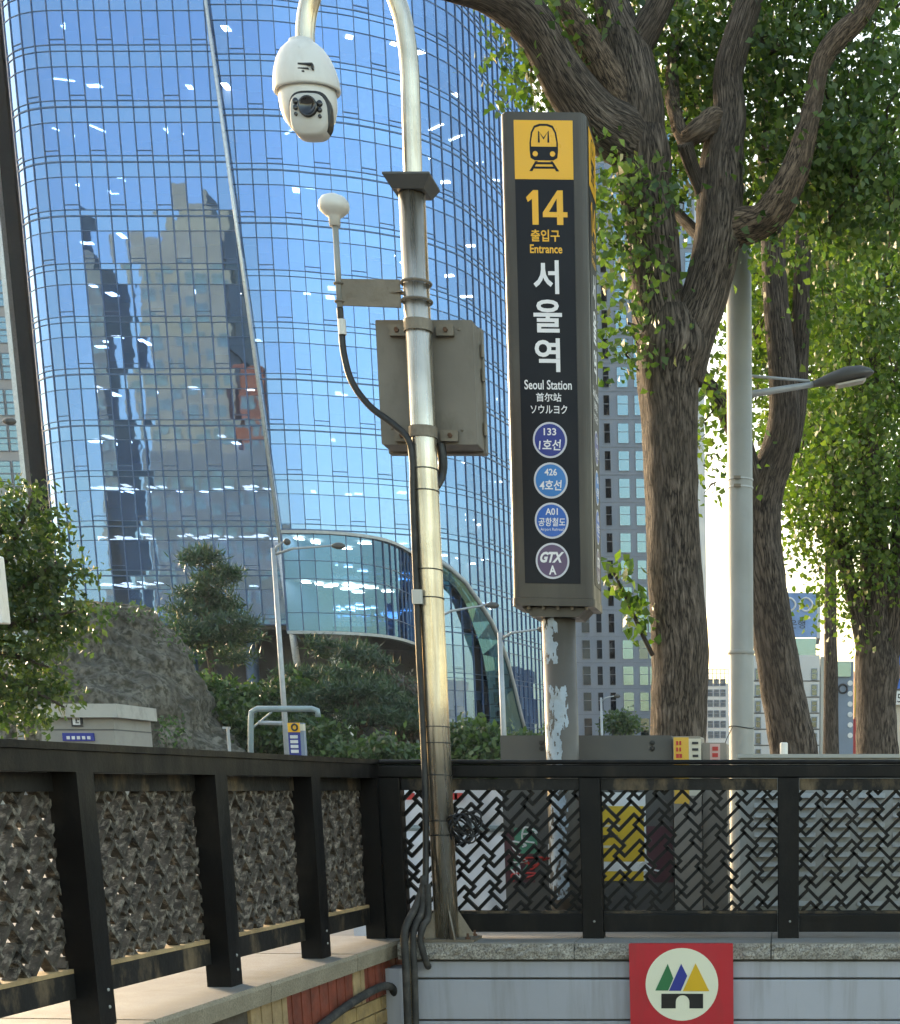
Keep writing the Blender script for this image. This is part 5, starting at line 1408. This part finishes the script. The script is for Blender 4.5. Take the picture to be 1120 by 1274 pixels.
sp = [pblob(770,715,12.7,12,16,.1,.06), pblob(785,745,12.75,14,16,.12,.06), pblob(800,775,12.78,12,16,.1,.06), pblob(760,700,12.7,8,8,.08,.06), pblob(806,800,12.8,6,10,.06,.06)]
leaf_cloud(sp, .085, 'sprout_leaves', M['leaf_mid'], t1, clump=.07, per=8, seed=5)['kind'] = 'stuff'
# --- second ginkgo behind the lamp post
TY = 17.0
b_ = at(990,940,TY)
t2 = thing('ginkgo_tree', 'leaning forked ginkgo trunk just right of the lamp post', 'tree', (b_.x,TY,0))
limb([(998,1140,TY,40),(994,1020,TY,34),(987,930,TY,30),(975,860,TY,27),(963,790,TY,25.5),(952,720,TY,25),(946,670,TY,25),(946,630,TY,25),(955,600,TY,22),(968,562,TY,19),(976,520,TY,17.5),(974,460,TY,16),(967,390,TY,15),(963,330,TY,14.5),(962,260,TY,14),(955,180,TY,12),(950,90,TY,10),(945,0,TY,8)], M['bark_far'], t2, 'trunk', 30, .10, 9)
limb([(945,650,TY,18),(934,600,16.9,15),(922,550,16.8,13),(900,505,16.6,11),(880,475,16.5,8),(868,455,16.4,6)], M['bark_far'], t2, 'branch', 18, .1)
limb([(985,560,17.1,9),(992,500,17.2,11),(995,420,17.3,10.5),(998,350,17.3,10),(1000,280,17.3,9),(1005,180,17.3,7)], M['bark_far'], t2, 'branch', 16, .1)
B = [pblob(*q, dens=.10) for q in ((890,490,16.3,20,25,.4),(878,520,16.3,14,22,.3),(893,560,16.3,12,28,.3),(885,600,16.3,8,16,.2),(940,420,17.5,25,60,.6),(985,380,18,40,70,.8),(1010,460,18,30,50,.7),(950,340,18,40,40,.7),(1020,330,18.2,50,60,.9),(905,440,17,20,25,.4),(940,500,17.8,16,40,.4),(1000,540,18,22,35,.5))]
leaf_cloud(B, .075, 'crown', M['leaf_mid'], t2, clump=.2, per=14, seed=7, twigs=.15)
# --- third ginkgo at the right edge
TY = 22.0
b_ = at(1093,930,TY)
t3 = thing('ginkgo_tree', 'bright green ginkgo with three upright limbs at the right edge', 'tree', (b_.x,TY,0))
limb([(1094,1100,TY,32),(1093,1000,TY,27),(1092,930,TY,25),(1091,870,TY,25),(1092,825,TY,27),(1092,775,TY,20),(1089,700,TY,17.5),(1086,640,TY,15),(1080,560,TY,12),(1084,470,TY,9),(1080,380,TY,6)], M['bark_far'], t3, 'trunk', 26, .10, 8)
limb([(1082,830,TY,12),(1070,775,21.9,10),(1061,735,21.8,9),(1050,690,21.8,9),(1042,650,21.8,7),(1040,590,21.8,5),(1030,520,21.8,4)], M['bark_far'], t3, 'branch', 16, .12)
limb([(1102,830,TY,15),(1114,770,21.9,13),(1119,700,21.9,12),(1124,620,21.9,10),(1130,520,21.9,8)], M['bark_far'], t3, 'branch', 16, .12)
B = [pblob(*q, dens=.15) for q in ((1040,380,21.5,60,70,1.0),(1095,350,22,50,60,1.2),(1060,470,21.4,60,60,1.1),(1115,460,21.6,45,70,1.1),(1030,540,21.6,45,45,.9),(1085,570,21.3,55,50,1.0),(1030,620,21.6,42,40,.8),(1000,590,22.5,30,40,.7),(1060,650,21.5,45,30,.7),(1115,630,21.5,40,45,.8),(1005,660,22,32,28,.6),(1030,700,21.8,32,26,.5),(1050,735,21.8,26,22,.4),(1075,690,21.5,22,28,.4),(1060,770,21.7,16,20,.3),(1112,700,21.6,22,35,.5),(1050,300,22,60,60,1.2),(1110,280,22.5,50,60,1.2))]
leaf_cloud(B, .08, 'crown', M['leaf_mid'], t3, clump=.26, per=12, seed=9, twigs=.15)
# --- a fourth, farther along the row, filling the gaps
TY = 30.0
t4 = thing('ginkgo_tree', 'farthest ginkgo of the row, mostly hidden behind the bright green one', 'tree', (at(1030,930,TY).x,TY,0))
limb([(1036,1075,TY,14),(1034,930,TY,10),(1034,820,TY,8),(1033,700,TY,7),(1030,560,TY,6),(1026,420,TY,4),(1024,300,TY,2)], M['bark_far'], t4, 'trunk', 14, .1)
B = [pblob(*q, dens=.12) for q in ((1000,330,TY,55,60,1.5),(1070,320,TY,60,60,1.5),(1010,430,TY,50,60,1.5),(1080,430,TY,60,60,1.5),(1020,520,TY,45,50,1.4),(1085,530,TY,50,60,1.4),(1010,600,TY,40,40,1.2),(1080,620,TY,50,45,1.2),(1000,240,TY,60,60,1.5),(1080,220,TY,60,60,1.5),(960,420,TY,25,50,1.0),(965,340,TY,35,50,1.2),(975,500,TY,28,50,1.0),(985,560,TY,25,35,.9),(940,380,TY,25,50,1.0))]
leaf_cloud(B, .12, 'crown', M['leaf_mid'], t4, clump=.35, per=12, seed=19)
# --- tree reaching in from the left edge
TY = 24.0
tl = thing('street_tree', 'broadleaf street tree leaning in from the left edge in front of the rock', 'tree', (at(-60,900,TY).x,TY,0))
limb([(-70,1100,TY,22),(-62,950,TY,18),(-50,850,TY,15),(-35,760,TY,11),(-15,690,TY,7),(5,640,TY,4)], M['bark_far'], tl, 'trunk', 18, .1)
for e in ((70,700),(95,760),(60,830),(40,620),(80,880)):
    limb([(-45,850 if e[1] > 780 else 780,TY,8),(0,(800+e[1])/2,TY,4),(e[0],e[1],TY-.3,1.2)], M['bark_far'], tl, 'branch', 8, .05)
B = [pblob(*q, dens=.17) for q in ((15,620,TY,26,26,.6),(20,660,TY,45,26,.8),(40,700,TY,45,24,.8),(60,725,TY,38,20,.6),(30,750,TY,45,30,.8),(70,765,TY,35,20,.6),(45,800,TY,45,26,.8),(15,840,TY,45,35,.9),(45,860,TY,28,25,.7),(95,715,TY,16,9,.3),(100,755,TY,14,8,.3),(-20,730,TY,50,90,1.0),(5,890,TY,40,20,.7),(50,640,TY,22,10,.3))]
leaf_cloud(B, .11, 'crown', M['leaf_left'], tl, clump=.2, per=18, seed=12, shape='oval', flat=.6)

# ================================================================== ROCK, BANK AND PLANTING
M['rock'] = paint('rock', (.16,.145,.12), .95, 0, .45, 1.0, dirt=(.04,.036,.028), dirt_amt=.85, dirt_scale=1.6, dirt_stretch=(1,1,.13), bump=1.0, bscale=6.0, bdist=.12, spec=.2, speck=((.06,.055,.04), 3.5))
def mound(name, cx_, cy_, rx, ry, h, mat, seed, amp, power=1.4, nu=72, nv=36, prof=None):
    mb = MB()
    for j in range(nv+1):
        v = j/nv
        for i in range(nu):
            a = 2*math.pi*i/nu; r = 1-v
            z = h*(1-(r)**power) if prof is None else h*prof(r)
            p = Vector((cx_+rx*r*math.cos(a), cy_+ry*r*math.sin(a), z))
            d = amp*.22*noise.ridged_multi_fractal(Vector((p.x*.9,p.y*.9,p.z*.25+seed)), .8, 2.3, 5, 1.0, 2.0)*.5 + amp*(noise.fractal(Vector((p.x*.28+seed,p.y*.28,p.z*.28)), 1.0, 2.1, 5)) * min(1, 3*r+.2)
            mb.v.append((p.x+d*math.cos(a), p.y+d*math.sin(a), max(-.2, z+d*.5)))
    for j in range(nv):
        for i in range(nu): mb.f.append((j*nu+i, j*nu+(i+1)%nu, (j+1)*nu+(i+1)%nu, (j+1)*nu+i)); mb.m.append(0)
    return mb.build(name, mat, smooth=True)
pk = at(60,742,66); e1 = at(258,935,66)
rk = mound('rock_outcrop', pk.x, 72, (e1.x-pk.x)*.97, 9.0, pk.z+.3, M['rock'], 3.0, 1.25, 1.25, 220, 130, prof=lambda r: 1.0 if r < .22 else 1-((r-.22)/.78)**1.08)
structure(rk)
gc = leaf_cloud([((pk.x+4.5-i*1.1, 70.5-i*.2, pk.z-.25-max(0,2-i)*.9), .9, 1.6, .2, 70) for i in range(6)] + [((pk.x+random.uniform(2,6), 66+random.uniform(-1.5,1.5), random.uniform(2,4)), .5, .4, .4, 50) for i in range(3)], .2, 'rock_growth', M['shrub'], None, clump=.25, per=10, seed=77, droop=-.6, shape='oval')
gc['kind'] = 'stuff'; gc['label'] = 'weeds growing over the top of the rock slope'; gc['category'] = 'weeds'
structure(mound('bank', -34, 105, 46, 34, 4.2, M['soil'], 8.0, 1.0))
def pine(label, x, ybase, Y, h_px, w_px, seed, group='pines in front of the glass tower', pads=16):
    p = at(x, ybase, Y); k = Y/FPX; rng = random.Random(seed); H_ = h_px*k*1.04
    t = thing('pine_tree', label, 'tree', (p.x,Y,0), group)
    mb = MB(); b1 = (p.x+rng.uniform(-.5,.5),Y,p.z+H_*.45); tp = (p.x+rng.uniform(-.4,.4),Y,p.z+H_*.92)
    mb.tube([(p.x,Y,0),(p.x,Y,p.z),b1,tp], [.26,.24,.18,.05], 10, rough=.1); mb.build('trunk', M['bark_far'], t, smooth=True)
    B = []
    for i in range(pads):
        f = (i+.5)/pads; w = w_px*k*.5*(1.05-.75*f)*rng.uniform(.5,1.0); a = rng.uniform(0,6.28)
        c = (p.x+math.cos(a)*w, Y+math.sin(a)*w, p.z+H_*(.22+.76*f)+rng.uniform(-.2,.2))
        r = w_px*k*.5*(.62-.36*f)
        B.append((c, r, r, H_*.045+.10, int(700*(1.1-.6*f))))
        mb = MB(); mb.tube([(p.x,Y,c[2]-.3),((p.x+c[0])/2,(Y+c[1])/2,c[2]-.22),(c[0],c[1],c[2])], [.08,.06,.03], 6); mb.build('branch', M['bark_far'], t)
    leaf_cloud(B, .34, 'crown', M['needle'], t, clump=.22, per=14, seed=seed, droop=-.5, shape='needle', flat=.7)
pine('tall pine left of the leaning facade tube', 268, 850, 84, 142, 118, 1)
pine('broad dark pine right of the leaning facade tube', 428, 900, 86, 92, 165, 2)
pine('low dark pine below the broad one, left of the camera pole', 450, 925, 80, 78, 150, 3)
pine('small pine behind the camera pole foot', 500, 930, 84, 66, 80, 4, pads=10)
def shrub(name, label, x, y, Y, rx, ry, mat, seed, n=2600, size=.32, group=None, cat='shrub'):
    p = at(x, y, Y); k = Y/FPX; rng = random.Random(seed)
    t = thing(name, label, cat, (p.x,Y,0), group)
    mb = MB()
    for i in range(5): mb.tube([(p.x+rng.uniform(-.4,.4),Y,0),(p.x+rng.uniform(-1,1)*rx*k*.6,Y+rng.uniform(-.5,.5),p.z)], [.09,.03], 6)
    mb.build('stem', M['bark_far'], t)
    B = [((p.x+rng.uniform(-.65,.65)*rx*k, Y+rng.uniform(-.7,.7)*rx*k*.6, p.z+rng.uniform(-.6,.45)*ry*k), rx*k*.48, rx*k*.42, ry*k*.5, n//9) for _ in range(9)]
    leaf_cloud(B, size, 'foliage', mat, t, clump=.32, per=14, seed=seed, shape='oval')
gs = 'shrubs along the bank'
shrub('shrub', 'yellow green shrub mass between the rock and the tall pine', 262, 876, 80, 62, 40, M['shrub'], 31, 4200, group=gs)
shrub('shrub', 'rounded dark shrub under the tall pine', 330, 872, 82, 55, 34, M['shrub'], 32, 3600, group=gs)
shrub('shrub', 'low shrub above the railing behind the pipe frame', 320, 915, 78, 70, 40, M['shrub'], 33, 4200, group=gs)
shrub('shrub', 'dark shrub at the foot of the rock slope', 235, 925, 78, 45, 32, M['shrub'], 34, 2600, group=gs)
shrub('shrub', 'dark shrub right of the pylon', 410, 930, 76, 55, 35, M['shrub'], 35, 3200, group=gs)
shrub('shrub', 'bare brownish shrub left of the camera pole', 512, 880, 84, 26, 45, M['shrub_brown'], 36, 1800, .25, gs)
shrub('shrub', 'green shrub right of the camera pole', 590, 925, 70, 45, 30, M['shrub'], 37, 3200, group=gs)
shrub('shrub', 'small green shrub beside the dark cabinet top', 640, 930, 74, 40, 24, M['shrub'], 38, 2200, group=gs)
shrub('small_tree', 'small dark tree in front of the grey residential tower', 776, 900, 110, 24, 14, M['shrub'], 39, 1400, .3, None, 'tree')
shrub('shrub', 'low shrub behind the corner of the railings', 470, 945, 74, 60, 26, M['shrub'], 40, 2600, group=gs)

# ================================================================== STREET FURNITURE FAR OFF
ky = 44.0
k0, k1, k2 = at(52,915,ky), at(143,915,ky), at(188,905,ky+3)
M['kiosk'] = paint('kiosk', (.33,.31,.28), .85, 0, .08, .8, dirt=(.22,.2,.18), dirt_amt=.5, dirt_scale=1.2)
M['kiosk_roof'] = paint('kiosk_roof', (.46,.44,.40), .8, 0, .08, 1.0, dirt=(.22,.2,.18), dirt_amt=.6, dirt_scale=1.5)
ks = thing('stone_kiosk', 'small stone faced kiosk with a flat slab roof below the rock', 'kiosk', ((k0.x+k1.x)/2,ky+1.5,0))
zr0, zr1 = at(100,893,ky).z, at(100,876,ky).z
dirx = Vector((k2.x-k1.x, 3.0, 0))
def kprism(name, grow, z0, z1, mat):
    A, B_ = Vector((k0.x-grow,ky-grow,0)), Vector((k1.x+grow,ky-grow,0)); n_ = dirx.normalized()*(dirx.length+grow)
    C_, D_ = Vector((k1.x+grow,ky-grow,0))+n_, A+n_
    mb = MB(); mb.add([(q.x,q.y,z) for z in (z0,z1) for q in (A,B_,C_,D_)], [(3,2,1,0),(4,5,6,7),(0,1,5,4),(1,2,6,5),(2,3,7,6),(3,0,4,7)]); return mb.build(name, mat, ks)
kprism('wall', 0, 0, zr0, M['kiosk']); kprism('roof_slab', .22, zr0+.002, zr1, M['kiosk_roof'])
kprism('stone_joint', .008, at(100,908,ky).z-.02, at(100,908,ky).z+.02, M['clad_dark'])
for a, b, c, d, nm, mt in ((90,102,904,890,'notice_frame','print_dark'),(92,100,902,892,'notice','print_white'),(79,117,922,912,'name_board','e_blue')):
    p0, p1 = at(a,c,ky-.02), at(b,d,ky-.02); mb = MB(); mb.box((p0.x,ky-.06-(.02 if nm=='notice' else 0),p0.z),(p1.x,ky,p1.z)); mb.build(nm, M[mt], ks)
for k in range(5):
    p0 = at(83+k*6.4, 919, ky-.07); mb = MB(); mb.box((p0.x,ky-.075,p0.z-.02),(p0.x+.09,ky-.058,p0.z+.07)); mb.build('print', M['print_white'], ks)
for a, b, c, d in ((94,98,900,898.5),(94,95.5,898,894),(96.5,98,896,894)):
    p0, p1 = at(a,c,ky-.09), at(b,d,ky-.09); mb = MB(); mb.box((p0.x,ky-.09,p0.z),(p1.x,ky-.078,p1.z)); mb.build('print', M['print_dark'], ks)
# street lamps
def street_lamp(label, x, ytop, Y, arms, r=.085, group='far street lamps'):
    p = at(x, 930, Y); zt = at(x, ytop, Y).z; xx = at(x, ytop, Y).x
    t = thing('street_lamp', label, 'street lamp', (xx,Y,0), group)
    mb = MB(); mb.tube([(xx,Y,0),(xx,Y,zt*.5),(xx,Y,zt)], [r*1.5,r*1.2,r], 12); mb.build('shaft', M['galv_far'], t, smooth=True)
    for (ax_, ay_, hx) in arms:
        q = at(ax_, ay_, Y); d = 1 if q.x > xx else -1
        mb = MB(); mb.tube([(xx,Y,zt-.25),((xx*2+q.x)/3,Y,zt-.05+(q.z-zt)*.4),tuple(q)], [.05,.045,.035], 8); mb.build('arm', M['galv_far'], t, smooth=True)
        mb = MB(); L2 = hx
        mb.lathe([(0,0),(.07,.05),(.13,L2*.4),(.12,L2*.75),(.05,L2*.97),(0,L2)], q, 12, axis=Vector((d,0,-.02))); mb.build('lamp_head', M['cab_dark'], t, smooth=True)
    return t
street_lamp('tall twin arm street lamp in front of the leaning facade tube', 340, 682, 60, [(412,679,.55),(352,674,.3)])
street_lamp('street lamp with a long arm left of the station sign post', 622, 787, 55, [(668,783,.5)])
street_lamp('street lamp whose arm shows right of the camera pole', 541, 762, 62, [(604,753,.55)])
street_lamp('thin street lamp in front of the grey residential tower', 748, 868, 95, [(764,866,.4)], .07)
street_lamp('street lamp poking in at the left edge beside the glass tower', -14, 530, 58, [(3,524,.5)])
# pipe gantry, small post, bus pylon
gp = [at(312,1020,52),at(312,900,52),at(313,886,52),at(320,882,52),at(388,882,52),at(395,884,52),at(396,892,52)]
gt_ = thing('pipe_gantry', 'grey green bent pipe frame standing behind the left railing', 'gantry', (gp[0].x,52,0))
mb = MB(); mb.tube([(gp[0].x,52,0)]+[tuple(q) for q in gp[1:]], .10, 10); mb.build('frame', M['greenish_steel'], gt_, smooth=True)
mb = MB(); mb.tube([tuple(at(315,905,52)),tuple(at(338,886,52))], .035, 6); mb.build('brace', M['greenish_steel'], gt_)
mb = MB(); q = at(330,897,52); mb.tube([tuple(at(322,899,52)),tuple(at(352,900,52))], .07, 8); mb.build('lamp_bar', M['galv_far'], gt_)
p = at(283.5,905,50); mb = MB(); mb.tube([(p.x,50,0),(p.x,50,p.z)], .055, 8); sp_ = thing('short_post', 'short grey post left of the pipe frame', 'post', (p.x,50,0)); mb.build('shaft', M['galv_far'], sp_)
mb = MB(); mb.box((p.x-.16,49.95,p.z-.05),(p.x+.07,50.05,p.z+.02)); mb.build('head', M['galv_far'], sp_)
a, b = at(361,950,50), at(377,899,50)
py_ = thing('pylon_sign', 'small yellow topped station pylon behind the left railing', 'sign', ((a.x+b.x)/2,50,0))
mb = MB(); mb.box((a.x,50,0),(b.x-.12,50.25,b.z)); mb.build('case', M['line_navy'], py_)
mb = MB(); mb.box((b.x-.118,50.01,0),(b.x,50.24,b.z-.01)); mb.build('side_face', M['slate_blue'], py_)
zy = at(369,911,50).z; mb = MB(); mb.box((a.x+.01,49.97,zy),(b.x-.11,50.02,b.z-.01)); mb.build('yellow_panel', M['sign_yellow'], py_)
mb = MB(); mb.box((b.x-.112,49.99,zy+.05),(b.x+.004,50.2,b.z-.05)); mb.build('yellow_panel', M['poster_cream'], py_)
q = at(367,905,50); mb = MB(); mb.tube([(q.x+.09*math.cos(t),49.95,q.z+.1*math.sin(t)) for t in np.linspace(0,6.28,14)], .03, 6); mb.build('pictogram', M['print_dark'], py_)
for k in range(4):
    z = at(367,916+k*6,50).z; mb = MB(); mb.box((a.x+.07,49.96,z-.07),(b.x-.2,50.01,z+.03)); mb.build('lettering', M['print_white'], py_)
# white enclosure at the left edge of the picture
p = at(4,775,20); q = Vector((at(4,775,20).x, 20, at(0,690,20).z))
mb = MB(); mb.rbox((p.x-.25,20,p.z),(q.x-.005,20.2,q.z), .02, 'y'); we = thing('white_enclosure', 'white equipment box on a post at the left edge', 'box', (p.x-.1,20.1,0)); mb.build('body', M['white_plastic'], we)
mb = MB(); mb.tube([(p.x-.3,20.1,0),(p.x-.3,20.1,q.z)], .05, 10); mb.build('post', M['galv'], we)

# ================================================================== AIR
mb = MB(); mb.box((-960,-960,-3.4),(960,960,109))
hz_ = mb.build('haze', paint('tmp', (.5,.5,.5)))
hz_['kind'] = 'stuff'; hz_['label'] = 'thin evening haze over the whole street'; hz_['category'] = 'haze'
mv, N_, L_ = new_mat('haze_air')
pv = N_.new('ShaderNodeVolumePrincipled'); pv.inputs['Density'].default_value = .00018; pv.inputs['Color'].default_value = (.86,.92,1.0,1); pv.inputs['Anisotropy'].default_value = .0
ou = N_.new('ShaderNodeOutputMaterial'); L_.new(pv.outputs[0], ou.inputs['Volume'])
hz_.data.materials.clear(); hz_.data.materials.append(mv)
